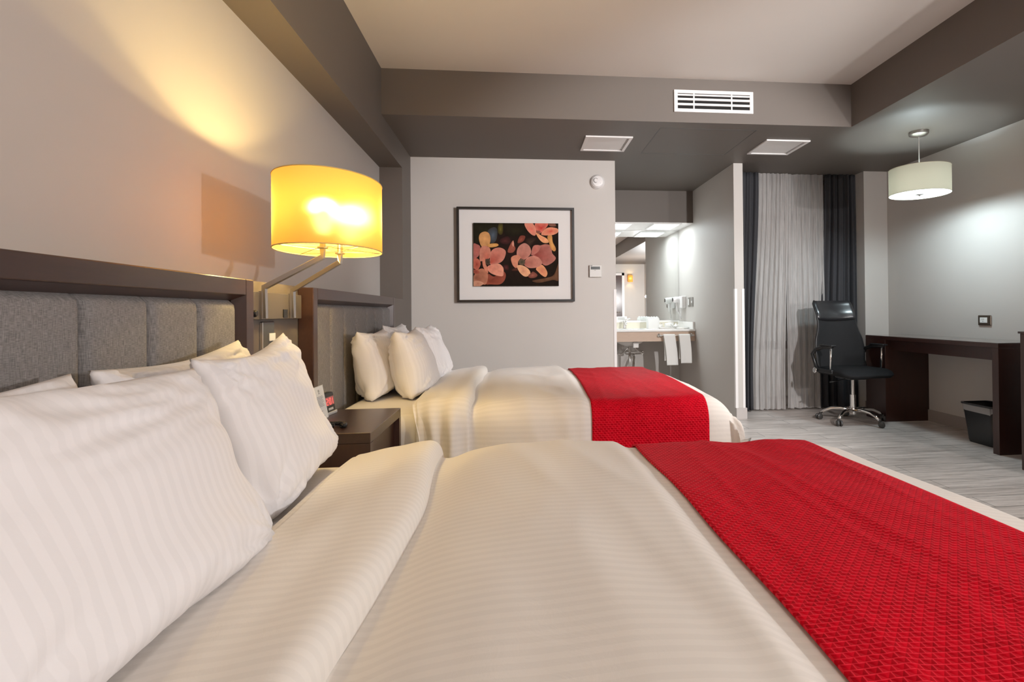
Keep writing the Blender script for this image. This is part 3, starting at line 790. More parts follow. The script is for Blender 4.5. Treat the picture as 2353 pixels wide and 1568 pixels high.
MB().lathe([(0.004, 0), (0.006, 0), (0.006, 0.001), (0.004, 0.001)], 16, TL @ Matrix.Translation((0, -0.0003, 0.133)) @ R90).build('emblem', M_pale, tc)
# telephone: mostly behind the pillow, its coiled cord shows
ph = empty('telephone', 'black desk telephone with coiled cord behind the pillow on the nightstand', 'telephone', (-0.760, 1.985, 0.603), math.radians(8))
wedge(-0.085, 0.06, 0.045, 0.06, -0.05, -0.02).build('body', M_black, ph, bevel=0.006, seg=3)
MB().tube([(-0.075, 0.05, 0.062), (-0.07, 0.0, 0.07), (-0.068, -0.045, 0.055)], [0.018, 0.014, 0.018], 14).build('handset', M_black, ph, smooth=True)
cd = []
for i in range(520):
    t = i/519; a = -0.5+t*5.6; R_ = 0.042+0.006*math.sin(t*9)
    c = Vector((0.112+R_*math.cos(a), 0.0+R_*0.9*math.sin(a), 0.009+0.007*smooth(t*2-0.6)))
    q = i*0.62
    rad = Vector((math.cos(a), math.sin(a), 0))
    cd.append(c + rad*0.0065*math.cos(q) + Vector((0, 0, 0.0065*math.sin(q))))
MB().tube(cd, 0.0020, 6).build('coiled_cord', mat('glossy black cord', (0.015, 0.015, 0.015), 0.2), ph, smooth=True)

# ------------------------------------------------------------------ wall sconce between the headboards
sc = empty('wall_sconce', 'brushed steel wall sconce with glowing yellow oval shade between the headboards', 'wall lamp', (XB, 2.151, 1.0))
bx = MB().box(0.0, 0.022, -0.262, 0.248, -0.015, 0.082).build('back_plate', paint('taupe metal', (0.11, 0.095, 0.083), 0.35), sc, bevel=0.002)
MB().lathe([(0, 0), (0.012, 0), (0.012, 0.006), (0.009, 0.010), (0, 0.010)], 20, Matrix.Translation((0.022, -0.170, 0.006)) @ Matrix.Rotation(PI/2, 4, 'Y')).build('knob', M_black, sc, smooth=True, angle=40)
for y in (-0.088, 0.082):
    s_ = MB().box(0.022, 0.026, y-0.018, y+0.018, -0.010, 0.022).build('socket', M_black, sc, bevel=0.001)
    MB().box(0.026, 0.0265, y-0.008, y-0.005, 0.0, 0.012).build('slot', M_dkgrey, s_); MB().box(0.026, 0.0265, y+0.005, y+0.008, 0.0, 0.012).build('slot', M_dkgrey, s_)
SXC, SYC = -0.683, 2.110
ARMY = (-0.118, 0.128)
TOP = {-0.118: -0.118, 0.128: 0.075}
def arm(y):
    r = 0.0085
    return MB().tube([(0.034, y, -0.012), (0.034, y, 0.098), (SXC-XB, TOP[y], 0.205), (SXC-XB, TOP[y], 0.238)], r, square=True).build('arm', M_steel, sc, bevel=0.001)
for y in ARMY:
    arm(y)
    MB().box(0.020, 0.030, y-0.012, y+0.012, -0.013, 0.085).build('mount', M_steel, sc)
    MB().lathe([(0, 0), (0.018, 0), (0.018, 0.004), (0.010, 0.006), (0.010, 0.05), (0, 0.05)], 20, Matrix.Translation((SXC-XB, TOP[y], 0.236))).build('lamp_holder', M_steel, sc, smooth=True, angle=40)
AX, AY, Z0S, Z1S = 0.178, 0.248, 0.235, 0.488
g = MB(); g.lathe([(1, Z0S), (1, Z1S)], 72, Matrix.Translation((SXC-XB, -0.04, 0)), sx=AX, sy=AY)
g.build('lamp_shade', M_shade_y, sc, smooth=True)
for z in (Z0S, Z1S):
    g = MB(); g.tube([(SXC-XB+AX*math.cos(2*PI*i/72), -0.04+AY*math.sin(2*PI*i/72), z) for i in range(73)], 0.0022, 6, caps=False)
    g.build('rim', mat('gold trim', (0.7, 0.55, 0.2), 0.5), sc, smooth=True)
g = MB()
for y in ARMY:
    for a in (0.5, 2.6, 4.0, 5.7):
        g.tube([(SXC-XB, TOP[y], Z0S+0.008), (SXC-XB+AX*0.99*math.cos(a), -0.04+AY*0.99*math.sin(a), Z0S+0.002)], 0.0012, 6)
g.build('spider', M_steel, sc)
M_bulb = emit('warm bulb', (1.0, 0.80, 0.42), 30.0)
for y in ARMY:
    MB().lathe([(0, 0.28), (0.012, 0.285), (0.024, 0.32), (0.028, 0.345), (0.022, 0.37), (0, 0.382)], 20, Matrix.Translation((SXC-XB, TOP[y], 0))).build('bulb', M_bulb, sc, smooth=True)

# lower switch plate under the sconce
sw = empty('switch_plate', 'dark switch plate with white key below the wall sconce', 'light switch', (XB, 2.125, 0.915))
MB().box(0, 0.010, -0.050, 0.045, -0.085, 0.062).build('plate', mat('smoked plate', (0.05, 0.05, 0.048), 0.2), sw, bevel=0.004, seg=3)
MB().box(0.010, 0.014, -0.004, 0.044, -0.010, 0.018).build('rocker', M_paper, sw, bevel=0.001)
MB().box(0.001, 0.011, -0.056, -0.051, -0.085, 0.058).build('edge_strip', M_chrome, sw)

# ------------------------------------------------------------------ pendant lamp
pl = empty('pendant_lamp', 'round cream drum pendant lamp hanging over the desk', 'pendant lamp', (3.115, 3.96, 0))
MB().lathe([(0, ZS), (0.068, ZS), (0.068, ZS-0.022), (0.058, ZS-0.030), (0.0, ZS-0.042)], 36).build('ceiling_rose', M_steel, pl, smooth=True, angle=35)
MB().tube([(0, 0, ZS-0.03), (0, 0, 1.93)], 0.004, 10).build('rod', mat('white rod', (0.75, 0.75, 0.75), 0.3), pl, smooth=True)
PR, PZ0, PZ1 = 0.208, 1.892, 2.092
MB().lathe([(PR, PZ0), (PR, PZ1)], 64).build('lamp_shade', M_shade_w, pl, smooth=True)
for z in (PZ0, PZ1):
    MB().tube([(PR*math.cos(2*PI*i/64), PR*math.sin(2*PI*i/64), z) for i in range(65)], 0.002, 6, caps=False).build('rim', mat('cream trim', (0.6, 0.58, 0.45), 0.5), pl, smooth=True)
MB().lathe([(0, PZ0+0.004), (PR-0.003, PZ0+0.004)], 64).build('diffuser', M_diff, pl)
MB().lathe([(0, PZ0-0.016), (0.006, PZ0-0.014), (0.010, PZ0-0.006), (0.032, PZ0-0.002), (0.032, PZ0+0.002), (0, PZ0+0.003)], 24).build('finial', M_steel, pl, smooth=True, angle=40)
MB().lathe([(0, 1.965), (0.03, 1.985), (0.034, 2.01), (0.02, 2.03), (0, 2.04)], 16).build('bulb', emit('cool bulb', (0.85, 0.95, 1.0), 40.0), pl, smooth=True)

# ------------------------------------------------------------------ desk, cabinet, basket, socket
dk = empty('desk', 'long mahogany brown desk against the right wall', 'desk', (0, 0, 0))
XD, YA, YB_, ZD = 3.268, 3.440, 4.875, 0.765
MB().box(XD, XR-0.001, YA, YB_, ZD-0.034, ZD-0.004).build('table_top', M_desk, dk, bevel=0.002)
MB().box(XD+0.002, XR-0.002, YA+0.002, 3.985, ZD-0.004, ZD).build('glass_top', M_desktop, dk)
MB().box(XD+0.002, XR-0.002, 3.988, YB_-0.002, ZD-0.004, ZD).build('glass_top', M_desktop, dk)
MB().box(XD, XR-0.001, YA, YA+0.052, 0, ZD-0.034).build('leg', M_desk, dk, bevel=0.002)
pd = MB().box(XD, XR-0.001, 4.600, YB_, 0, ZD-0.034).build('pedestal', M_desk, dk, bevel=0.002)
MB().box(XD+0.05, XD+0.07, YA+0.052, 4.60, 0.640, ZD-0.034).build('apron', M_desk, dk)

cb = empty('cabinet', 'tall dark wood cabinet at the right edge beside the desk', 'cabinet', (0, 0, 0))
MB().box(3.110, XR-0.001, 2.10, 3.118, 0.0, 0.845).build('body', M_woodz, cb, bevel=0.003)
MB().box(3.100, XR-0.001, 2.09, 3.124, 0.845, 0.858).build('top', M_wood, cb, bevel=0.002)
for y in (2.13, 2.62):
    dd = MB().box(3.098, 3.110, y, y+0.46, 0.06, 0.80).build('door', M_woodz, cb, bevel=0.002)
    MB().tube([(3.098, y+0.05, 0.40), (3.08, y+0.05, 0.40), (3.08, y+0.05, 0.52), (3.098, y+0.05, 0.52)], 0.004).build('handle', M_steel, dd, smooth=True)

wb = empty('waste_basket', 'black waste basket with clear plastic liner under the desk', 'waste basket', (3.485, 3.740, 0))
def rrect(hx, hy, r, z, n=8):
    out = []
    for cx, cy, a0 in ((hx-r, hy-r, 0), (-hx+r, hy-r, 90), (-hx+r, -hy+r, 180), (hx-r, -hy+r, 270)):
        for q in range(n+1):
            a = math.radians(a0+90*q/n); out.append((cx+r*math.cos(a), cy+r*math.sin(a), z))
    return out
def loft(rings, cap0=True, cap1=False):
    g = MB(); rr = [[g.bm.verts.new(p) for p in r] for r in rings]
    for a, b in zip(rr, rr[1:]):
        for i in range(len(a)):
            j = (i+1) % len(a); g.bm.faces.new((a[i], a[j], b[j], b[i]))
    if cap0: g.bm.faces.new(rr[0][::-1])
    if cap1: g.bm.faces.new(rr[-1])
    return g
loft([rrect(0.085, 0.115, 0.03, 0.0), rrect(0.090, 0.120, 0.03, 0.02), rrect(0.115, 0.145, 0.035, 0.285)]).build('bin', M_black, wb, smooth=True, solid=0.003, angle=40)
loft([rrect(0.114, 0.144, 0.035, 0.280), rrect(0.126, 0.156, 0.04, 0.285), rrect(0.126, 0.156, 0.04, 0.295), rrect(0.112, 0.142, 0.035, 0.295)], False).build('rim', M_black, wb, smooth=True, angle=40)
g = MB()
def lf(i, j):
    q = rrect(0.1175, 0.1475, 0.036, 0, 12); p = q[int(i*(len(q)-1))]
    z = 0.284 - j*(0.048+0.05*nz(i*7, 1.0)); k = 1+0.006*nz(i*30, j*4)+0.004
    sh = 1-j*0.045
    return (p[0]*k*sh, p[1]*k*sh, z)
g.grid(lf, 60, 8)
g.build('liner', mat('clear plastic liner', (0.55, 0.53, 0.53), 0.25, Alpha=0.55), wb, smooth=True)

ol = empty('wall_outlet', 'bronze wall outlet plate with white socket above the desk', 'outlet', (XR, 3.993, 0.910))
MB().box(-0.012, 0, -0.060, 0.060, -0.040, 0.040).build('plate', M_bronze, ol, bevel=0.006, seg=2)
MB().box(-0.016, -0.010, -0.030, 0.036, -0.020, 0.022).build('socket', M_paper, ol, bevel=0.001)
g = MB(); g.box(-0.0168, -0.0158, -0.002, 0.001, 0.003, 0.012); g.box(-0.0168, -0.0158, 0.011, 0.014, 0.003, 0.012); g.box(-0.0168, -0.0158, 0.004, 0.009, -0.010, -0.005)
g.build('slots', M_dkgrey, ol)

# ------------------------------------------------------------------ office chair
ch = empty('office_chair', 'black high-back mesh office chair with chrome base at the desk', 'office chair', (2.985, 4.64, 0), math.radians(4))
# local: sitter faces -y
for k in range(5):
    a = math.radians(69+72*k-4)
    c_, s_ = math.cos(a), math.sin(a)
    pts = [(0.02*c_, 0.02*s_, 0.105), (0.10*c_, 0.10*s_, 0.118), (0.18*c_, 0.18*s_, 0.108), (0.235*c_, 0.235*s_, 0.085), (0.268*c_, 0.268*s_, 0.060)]
    MB().tube(pts, [0.020, 0.016, 0.0145, 0.0135, 0.012], 12).build('leg', M_chrome, ch, smooth=True)
    cs = MB(); cx, cy = 0.272*c_, 0.272*s_; q = a+0.8
    px_, py_ = -math.sin(q), math.cos(q)
    Rw = Matrix.Translation((cx+0.012*math.cos(q), cy+0.012*math.sin(q), 0.026)) @ Matrix.Rotation(q, 4, 'Z') @ Matrix.Rotation(PI/2, 4, 'X')
    for o_ in (-0.014, 0.014):
        cs.lathe([(0, -0.010+o_), (0.020, -0.010+o_), (0.026, -0.006+o_), (0.026, 0.006+o_), (0.020, 0.010+o_), (0, 0.010+o_)], 20, Rw)
    cs.tube([(cx, cy, 0.030), (cx, cy, 0.062)], 0.012, 10)
    cs.build('caster', M_dkgrey, ch, smooth=True, angle=40)
MB().lathe([(0, 0.07), (0.028, 0.07), (0.032, 0.09), (0.032, 0.12), (0.026, 0.13), (0, 0.13)], 24).build('hub', M_chrome, ch, smooth=True, angle=40)
MB().lathe([(0, 0.125), (0.025, 0.125), (0.025, 0.245), (0.0, 0.245)], 24).build('column_sleeve', M_chrome, ch, smooth=True, angle=40)
MB().lathe([(0, 0.24), (0.015, 0.24), (0.015, 0.40), (0.0, 0.40)], 20).build('gas_lift', M_chrome, ch, smooth=True, angle=40)
g = MB(); g.box(-0.09, 0.09, -0.09, 0.13, 0.385, 0.425); g.build('mechanism', M_black, ch, bevel=0.01)
MB().tube([(-0.05, 0.0, 0.39), (-0.17, -0.02, 0.375), (-0.24, -0.02, 0.365)], [0.004, 0.004, 0.007], 8).build('lever', M_black, ch, smooth=True)
def seat(u, v):   # full closed cushion as two sheets
    return None
g = MB(); rs = []
for inset, z in ((0.05, 0.420), (0.012, 0.428), (0.0, 0.450), (0.006, 0.472), (0.03, 0.486), (0.10, 0.490)):
    r = rrect(0.250-inset, 0.245-inset, 0.10, z, 8)
    rs.append([(x, y-0.02, zz - (0.030*smooth((-y-0.13)/0.12) if zz > 0.46 else 0.012*smooth((-y-0.13)/0.12))) for x, y, zz in r])
loft(rs, True, True).build('seat', M_seat, ch, smooth=True)
# backrest surface: waisted outline, lumbar curve
def back_pt(u, t, off=0.0):
    z = 0.43+0.66*t
    wd = 0.222 + 0.022*math.sin(PI*min(1, t/0.55))*1.0 - 0.030*smooth((t-0.45)/0.25) + 0.004*smooth((t-0.8)/0.2)
    if t < 0.12: wd *= 0.86+0.14*smooth(t/0.12)
    if t > 0.93: wd *= 1-0.10*((t-0.93)/0.07)**2
    y = 0.215 + 0.045*math.sin(t*PI*0.9+0.35)*-0.6 + 0.10*t + 0.03*smooth((t-0.8)/0.2)
    y -= 0.055*u*u*-1*-1
    return Vector((u*wd, y+off, z))
g = MB(); g.grid(lambda i, j: back_pt(-1+2*i, j*0.80), 20, 40); g.build('mesh_back', M_mesh, ch, smooth=True, solid=0.006)
def hr(i, j):
    u = -1+2*i; t = 0.735+0.265*j-0.022*(1-u*u)*(1-j)
    e = min(1, min(j, 1-j)*7+0.05, ); e = math.sqrt(e) * math.sqrt(min(1, (1-abs(u))*9+0.03))
    return back_pt(u, t, -0.010-0.022*e)
g = MB(); g.grid(hr, 26, 20)
g.grid(lambda i, j: back_pt(-1+2*i, 0.735+0.265*j-0.022*(1-(-1+2*i)**2)*(1-j), 0.012), 26, 20)
g.build('headrest', M_leather, ch, smooth=True, merge=True)
for s_ in (-1, 1):
    MB().tube([back_pt(s_*1.0, t/24, 0.004) for t in range(25)], 0.009, 10).build('back_frame', M_black, ch, smooth=True)
MB().tube([back_pt(-1+i/10, 0.44, 0.012) for i in range(21)], 0.006, 8).build('cross_bar', M_black, ch, smooth=True)
MB().tube([(0, 0.08, 0.405), (0, 0.20, 0.41), (0, 0.262, 0.47), (0, 0.262, 0.56)], [0.02, 0.022, 0.022, 0.016], 10).build('back_bracket', M_black, ch, smooth=True)
for s_ in (-1, 1):
    X = s_*0.252
    a_ = MB(); a_.tube([(s_*0.248, 0.150, 0.455), (X, 0.185, 0.535), (X+s_*0.01, 0.200, 0.600), (X, 0.160, 0.645), (X, 0.06, 0.672), (X, -0.075, 0.680)], [0.016, 0.015, 0.017, 0.017, 0.019, 0.016], 10)
    ar = a_.build('armrest', M_black, ch, smooth=True)
    MB().box(X-0.026, X+0.026, -0.10, 0.08, 0.680, 0.696).build('arm_pad', M_black, ar, bevel=0.008, seg=3)
    MB().tube([(X, -0.055, 0.675), (s_*0.248, -0.045, 0.470)], 0.0095, 12).build('arm_post', M_chrome, ch, smooth=True)
    MB().box(s_*0.248-0.012, s_*0.248+0.012, -0.075, 0.17, 0.440, 0.475).build('arm_bracket', M_black, ch, bevel=0.006)
    MB().lathe([(0, 0), (0.026, 0), (0.026, 0.006), (0.020, 0.012), (0, 0.014)], 24, Matrix.Translation((s_*0.273, 0.145, 0.455)) @ Matrix.Rotation(s_*PI/2, 4, 'Y')).build('pivot_cap', M_chrome, ch, smooth=True, angle=40)

# ------------------------------------------------------------------ curtains
def curtain(name, m, label, x0t, x1t, x0b, x1b, y, amp, n, zt=ZS-0.004, zb=0.02, seed=0.0, hem=False, solid=0):
    g = MB()
    def fn(i, j):
        z = zt+(zb-zt)*j
        a = x0t+(x0b-x0t)*smooth(j*1.1); b_ = x1t+(x1b-x1t)*smooth(j*1.1)
        x = a+(b_-a)*i
        ph = 2*PI*n*i+1.6*nz(i*5, seed)+0.8*nz(i*3, j*1.5, seed)
        k = 0.55+0.45*j
        return (x+0.4*amp*math.cos(ph)*k*0.6, y+amp*k*(math.sin(ph)+0.35*math.sin(2.3*ph+seed)) + 0.012*nz(i*7, j*2, seed), z+(0.008*nz(i*12, 3, seed) if j > 0.99 else 0))
    g.grid(fn, int(n*14)+10, 44)
    o = g.build(name, m, smooth=True, solid=solid)
    tag(o, label, 'curtain')
    if hem:
        h_ = MB(); h_.grid(lambda i, j: Vector(fn(i, 1-(0.095/(zt-zb))*(1-j)))+Vector((0, 0.003, 0)), int(n*14)+10, 4)
        h_.build('hem', m, o, smooth=True)
    return o
curtain('sheer_curtain', M_sheer, 'white sheer curtain, left panel hanging in front of the window', 2.385, 2.72, 2.27, 2.67, 5.26, 0.016, 7, hem=True, seed=1.0)
curtain('sheer_curtain', M_sheer, 'white sheer curtain, right panel hanging behind the office chair', 2.70, 3.10, 2.70, 3.12, 5.28, 0.013, 6, hem=True, seed=4.0)
curtain('drape', M_drape, 'narrow charcoal drape beside the partition end', 2.125, 2.40, 2.125, 2.32, 5.24, 0.022, 4, seed=2.0, solid=0.002)
curtain('drape', M_drape, 'wide charcoal drape behind the office chair near the corner', 3.11, 3.435, 3.04, 3.435, 5.27, 0.030, 5, seed=7.0, solid=0.002)

# ------------------------------------------------------------------ vanity
mi = tag(MB().box(0.904, 2.018, 6.696, 6.7025, 0.895, 2.009).build('wall_mirror', M_mirror), 'frameless wall mirror behind the vanity counter', 'mirror')
for lab, x0, x1 in (('recessed square light over the right part of the vanity counter', 1.585, 1.880), ('recessed light over the left part of the vanity counter', 1.035, 1.320)):
    t = empty('recessed_light', lab, 'ceiling light', ((x0+x1)/2, 6.37, 2.010))
    hx, hy = (x1-x0)/2, 0.200
    g = MB(); b_ = 0.020
    g.box(-hx-b_, hx+b_, -hy-b_, -hy, -0.008, 0); g.box(-hx-b_, hx+b_, hy, hy+b_, -0.008, 0); g.box(-hx-b_, -hx, -hy, hy, -0.008, 0); g.box(hx, hx+b_, -hy, hy, -0.008, 0)
    g.build('frame', M_white, t, bevel=0.002)
    MB().box(-hx, hx, -hy, hy, -0.004, -0.001).build('diffuser', emit('cool panel', (0.90, 0.97, 1.0), 5.0), t)

vc = empty('vanity_counter', 'white stone vanity counter with pale oak front under the mirror', 'counter', (0, 0, 0))
VX0, VX1, VY0, VY1 = 0.904, 2.018, 6.06, 6.702
g = MB()
g.box(VX0, VX1, VY0, VY1, 0.776, 0.798)
g.build('counter_top', M_stone, vc, bevel=0.003)
MB().box(VX0, VX1, VY1-0.022, VY1, 0.798, 0.872).build('backsplash', M_splash, vc)
MB().box(VX0, VX1, VY1-0.024, VY1, 0.872, 0.893).build('splash_cap', M_stone, vc)
MB().box(VX1-0.022, VX1, VY0+0.03, VY1-0.024, 0.798, 0.880).build('side_splash', M_stone, vc)
MB().box(VX0, VX1, VY0+0.025, VY0+0.045, 0.665, 0.776).build('front_panel', M_oak, vc)
g = MB(); g.lathe([(0.0, 0.600), (0.07, 0.603), (0.15, 0.640), (0.20, 0.700), (0.215, 0.776)], 40, Matrix.Translation((1.32, 6.36, 0)), sx=1.0, sy=0.75)
g.box(1.33, 1.39, 6.20, 6.25, 0.590, 0.65)
g.build('basin', M_porc, vc, smooth=True, angle=40)
g = MB(); g.lathe([(0.170, 0.7985), (0.185, 0.8005), (0.180, 0.8012), (0.165, 0.799)], 40, Matrix.Translation((1.32, 6.38, 0)), sx=1.0, sy=0.75)
g.build('basin_rim', mat('basin rim grey', (0.6, 0.6, 0.6), 0.2), vc, smooth=True)

fc = empty('faucet', 'chrome single-lever faucet on the vanity counter', 'faucet', (1.300, 6.56, 0.798))
MB().lathe([(0, 0), (0.026, 0), (0.024, 0.006), (0.022, 0.02), (0.021, 0.075), (0.023, 0.09), (0.014, 0.10), (0, 0.101)], 24).build('body', M_chrome, fc, smooth=True, angle=50)
MB().tube([(0, 0, 0.06), (0.0, -0.05, 0.072), (0, -0.11, 0.06)], [0.014, 0.012, 0.011], 14).build('spout', M_chrome, fc, smooth=True)
MB().tube([(0, 0, 0.098), (0.03, -0.01, 0.112), (0.075, -0.02, 0.124)], [0.012, 0.008, 0.006], 12).build('lever', M_chrome, fc, smooth=True)

cdn = empty('notice_card', 'small white notice card leaning on the mirror behind the faucet', 'card', (1.285, 6.672, 0.893), 0)
MB().box(-0.068, 0.068, -0.003, 0.0, 0.0, 0.052).build('card', M_paper, cdn)
g = MB()
for i in range(4): g.box(-0.045, 0.045-0.008*(i % 2), -0.0036, -0.0030, 0.012+i*0.008, 0.0145+i*0.008)
g.build('print', M_ink, cdn)

tb = empty('folded_towel', 'stack of folded white face cloths on the vanity counter', 'towel', (1.62, 6.44, 0.798))
g = loft([rrect(0.068, 0.050, 0.012, 0.0), rrect(0.070, 0.052, 0.014, 0.01), rrect(0.070, 0.052, 0.014, 0.115), rrect(0.064, 0.046, 0.012, 0.126)], True, True)
g.build('cloth', M_towel, tb, smooth=True, angle=50)
g = MB()
for i in range(4):
    x = -0.048+0.032*i; g.tube([(x, -0.044, 0.124), (x, 0.0, 0.131), (x, 0.044, 0.124)], 0.015, 10)
g.build('rolled_edge', M_towel, tb, smooth=True)

# tray with amenities
ty = tag(loft([rrect(0.11, 0.06, 0.02, 0.0), rrect(0.125, 0.072, 0.025, 0.016), rrect(0.128, 0.075, 0.027, 0.016), rrect(0.112, 0.060, 0.02, 0.004)], True, True).build('amenity_tray', M_porc, loc=(1.80, 6.43, 0.798), smooth=True, angle=40), 'low white tray for toiletries on the vanity counter', 'tray')
def bottle(x, y, z, label):
    b_ = empty('toiletry_bottle', label, 'bottle', (x, y, z))
    MB().lathe([(0, 0), (0.013, 0), (0.014, 0.004), (0.014, 0.040), (0.008, 0.048), (0, 0.048)], 18).build('body', M_porc, b_, smooth=True, angle=40)
    MB().lathe([(0, 0.048), (0.008, 0.048), (0.008, 0.060), (0, 0.060)], 16).build('cap', M_steel, b_, smooth=True, angle=40)
bottle(1.735, 6.56, 0.798, 'small toiletry bottle beside the folded face cloths')
bottle(1.765, 6.58, 0.798, 'second small toiletry bottle standing closer to the hair dryer')
cp = empty('cup', 'white cup lying in wrapping on the toiletries tray', 'cup', (1.80, 6.43, 0.814))
MB().lathe([(0, -0.035), (0.022, -0.035), (0.030, 0.035), (0.027, 0.035), (0.020, -0.030), (0, -0.030)], 24, Matrix.Translation((0, 0, 0.026)) @ Matrix.Rotation(PI/2, 4, 'Y')).build('cup_body', M_paper, cp, smooth=True, angle=50)
fw = MB()
random.seed(3)
for k in range(7):
    a = 2*PI*k/7; cx, cy = 0.028*math.cos(a), 0.022*math.sin(a)
    def pet(i, j, a=a, cx=cx, cy=cy):
        u, v = (i-0.5)*2, j
        r_ = 0.012+0.042*v; w_ = 0.024*math.sin(PI*min(1, v*0.9+0.08))
        return (r_*math.cos(a)-u*w_*math.sin(a), r_*math.sin(a)+u*w_*math.cos(a), 0.008+0.045*v*v*(0.6+0.4*math.sin(k*2.1))-0.01*u*u)
    fw.grid(pet, 6, 8)
tag(fw.build('wrapped_soap', M_paper, smooth=True, solid=0.001, loc=(1.87, 6.40, 0.816)), 'crumpled white paper wrapping with soap beside the hair dryer cord', 'soap')
sdh = tag(loft([rrect(0.052, 0.045, 0.02, 0.0), rrect(0.062, 0.055, 0.024, 0.016), rrect(0.058, 0.05, 0.022, 0.018), rrect(0.045, 0.04, 0.018, 0.006)], True, True).build('soap_dish', M_porc, loc=(1.930, 6.27, 0.798), smooth=True, angle=40), 'shallow white soap dish at the right end of the vanity counter', 'dish')
tw0 = MB(); tw0.box(-0.035, 0.035, 0, 0.010, 0, 0.07); 
tag(tw0.build('folded_card', M_paper, loc=(1.885, 6.60, 0.798), bevel=0.001), 'white folded paper card behind the soap on the vanity counter', 'card')

# hair dryer on the side wall
hd = empty('hair_dryer', 'white wall-mounted hair dryer above the right end of the counter', 'hair dryer', (2.02, 6.475, 1.115))
MB().box(-0.055, 0, -0.075, 0.060, -0.075, 0.070).build('holder', M_white, hd, bevel=0.01, seg=3)
MB().lathe([(0, -0.045), (0.030, -0.045), (0.036, -0.02), (0.038, 0.03), (0.030, 0.05), (0, 0.052)], 24, Matrix.Translation((-0.085, 0.045, 0.028)) @ Matrix.Rotation(PI/2, 4, 'Y')).build('blower', M_white, hd, smooth=True, angle=50)
MB().lathe([(0, 0), (0.024, 0), (0.024, 0.004), (0, 0.004)], 24, Matrix.Translation((-0.134, 0.045, 0.028)) @ Matrix.Rotation(PI/2, 4, 'Y')).build('air_intake', M_dkgrey, hd)
MB().tube([(-0.082, 0.045, 0.01), (-0.078, 0.045, -0.06), (-0.070, 0.045, -0.115)], [0.016, 0.014, 0.013], 12).build('grip', M_white, hd, smooth=True)
pts = []
for i in range(420):
    t = i/419; q = i*0.45
    c = Vector((-0.065+0.02*math.sin(t*3), 0.035-0.06*t, -0.115-0.15*t)) if t < 0.62 else Vector((-0.048, -0.002, -0.208+0.135*(t-0.62)/0.38))
    pts.append(c+Vector((0.006*math.cos(q), 0.006*math.sin(q), 0)))
MB().tube(pts, 0.0018, 6).build('coiled_cord', M_white, hd, smooth=True)
for lab, yy in (('steel switch plate nearest the hair dryer on the vanity side wall', 6.285), ('steel socket plate nearest the room on the vanity side wall', 6.175)):
    t = empty('wall_outlet', lab, 'outlet', (2.02, yy, 1.110))
    MB().box(-0.008, 0, -0.040, 0.040, -0.055, 0.055).build('plate', mat('grey metal plate', (0.35, 0.34, 0.32), 0.35, 0.6), t, bevel=0.012, seg=4)
    MB().box(-0.011, -0.006, -0.016, 0.016, -0.035 if yy > 6.2 else -0.012, 0.035 if yy > 6.2 else 0.012).build('insert', M_paper, t, bevel=0.002)

# towel bar with two towels
br = empty('towel_bar', 'chrome towel bar mounted on the vanity counter front', 'towel bar', (0, 0, 0))
MB().tube([(1.585, 6.01, 0.733), (1.985, 6.01, 0.733)], 0.006, 12).build('bar', M_chrome, br, smooth=True)
for x in (1.60, 1.97):
    MB().lathe([(0, 0), (0.020, 0), (0.020, 0.008), (0.009, 0.014), (0.009, 0.080), (0, 0.080)], 20, Matrix.Translation((x, 6.085, 0.733)) @ R90).build('bracket', M_chrome, br, smooth=True, angle=40)
def towel(label, xc, w_, zl, shift):
    g = MB()
    def fn(i, j):
        x = -w_/2+w_*i; s_ = j*2-1
        if abs(s_) < 0.06:
            a = s_/0.06*PI/2; return (x, -0.012*math.sin(-a)*-1*-1, 0.012*math.cos(a))
        d = (abs(s_)-0.06)/0.94; L = (zl if s_ < 0 else zl*0.86)
        y = (-0.012 if s_ < 0 else 0.012) - (0.004*math.sin(i*7+d*2)*d if s_ < 0 else 0)
        return (x + shift*d*(1 if s_ < 0 else 0.4)+0.006*math.sin(d*3), y-(0.010*d if s_ < 0 else 0), -L*d)
    g.grid(fn, 16, 60)
    o = g.build('hand_towel', M_towel, smooth=True, solid=0.006, offset=0, loc=(xc, 6.01, 0.733))
    return tag(o, label, 'towel')
towel('grey-white hand towel on the bar, farther from the side wall', 1.695, 0.128, 0.33, 0.030)
towel('grey-white hand towel on the bar, closer to the side wall', 1.868, 0.125, 0.31, 0.015)

# plumbing under the basin
pb = empty('drain_pipe', 'chrome drain pipes and valves under the vanity basin', 'pipe', (0, 0, 0))
MB().tube([(1.32, 6.36, 0.605), (1.32, 6.36, 0.36), (1.325, 6.37, 0.30), (1.35, 6.40, 0.27), (1.375, 6.43, 0.30), (1.38, 6.44, 0.40), (1.40, 6.50, 0.455), (1.42, 6.60, 0.46), (1.42, 6.700, 0.46)], 0.015, 14).build('trap', M_chrome, pb, smooth=True)
MB().lathe([(0, 0), (0.035, 0), (0.030, 0.010), (0.016, 0.016), (0, 0.016)], 24, Matrix.Translation((1.42, 6.702, 0.46)) @ R90).build('wall_flange', M_chrome, pb, smooth=True, angle=50)
MB().tube([(1.38, 6.34, 0.60), (1.40, 6.38, 0.565), (1.46, 6.52, 0.53), (1.53, 6.65, 0.500), (1.55, 6.700, 0.495)], [0.010, 0.011, 0.011, 0.011, 0.012], 12).build('supply_pipe', M_chrome, pb, smooth=True)
MB().lathe([(0, 0), (0.024, 0), (0.020, 0.012), (0, 0.014)], 20, Matrix.Translation((1.55, 6.702, 0.495)) @ R90).build('valve', M_steel, pb, smooth=True, angle=50)
MB().tube([(1.30, 6.36, 0.58), (1.24, 6.45, 0.50), (1.20, 6.62, 0.49), (1.19, 6.70, 0.49)], 0.009, 12).build('supply_pipe', M_chrome, pb, smooth=True)

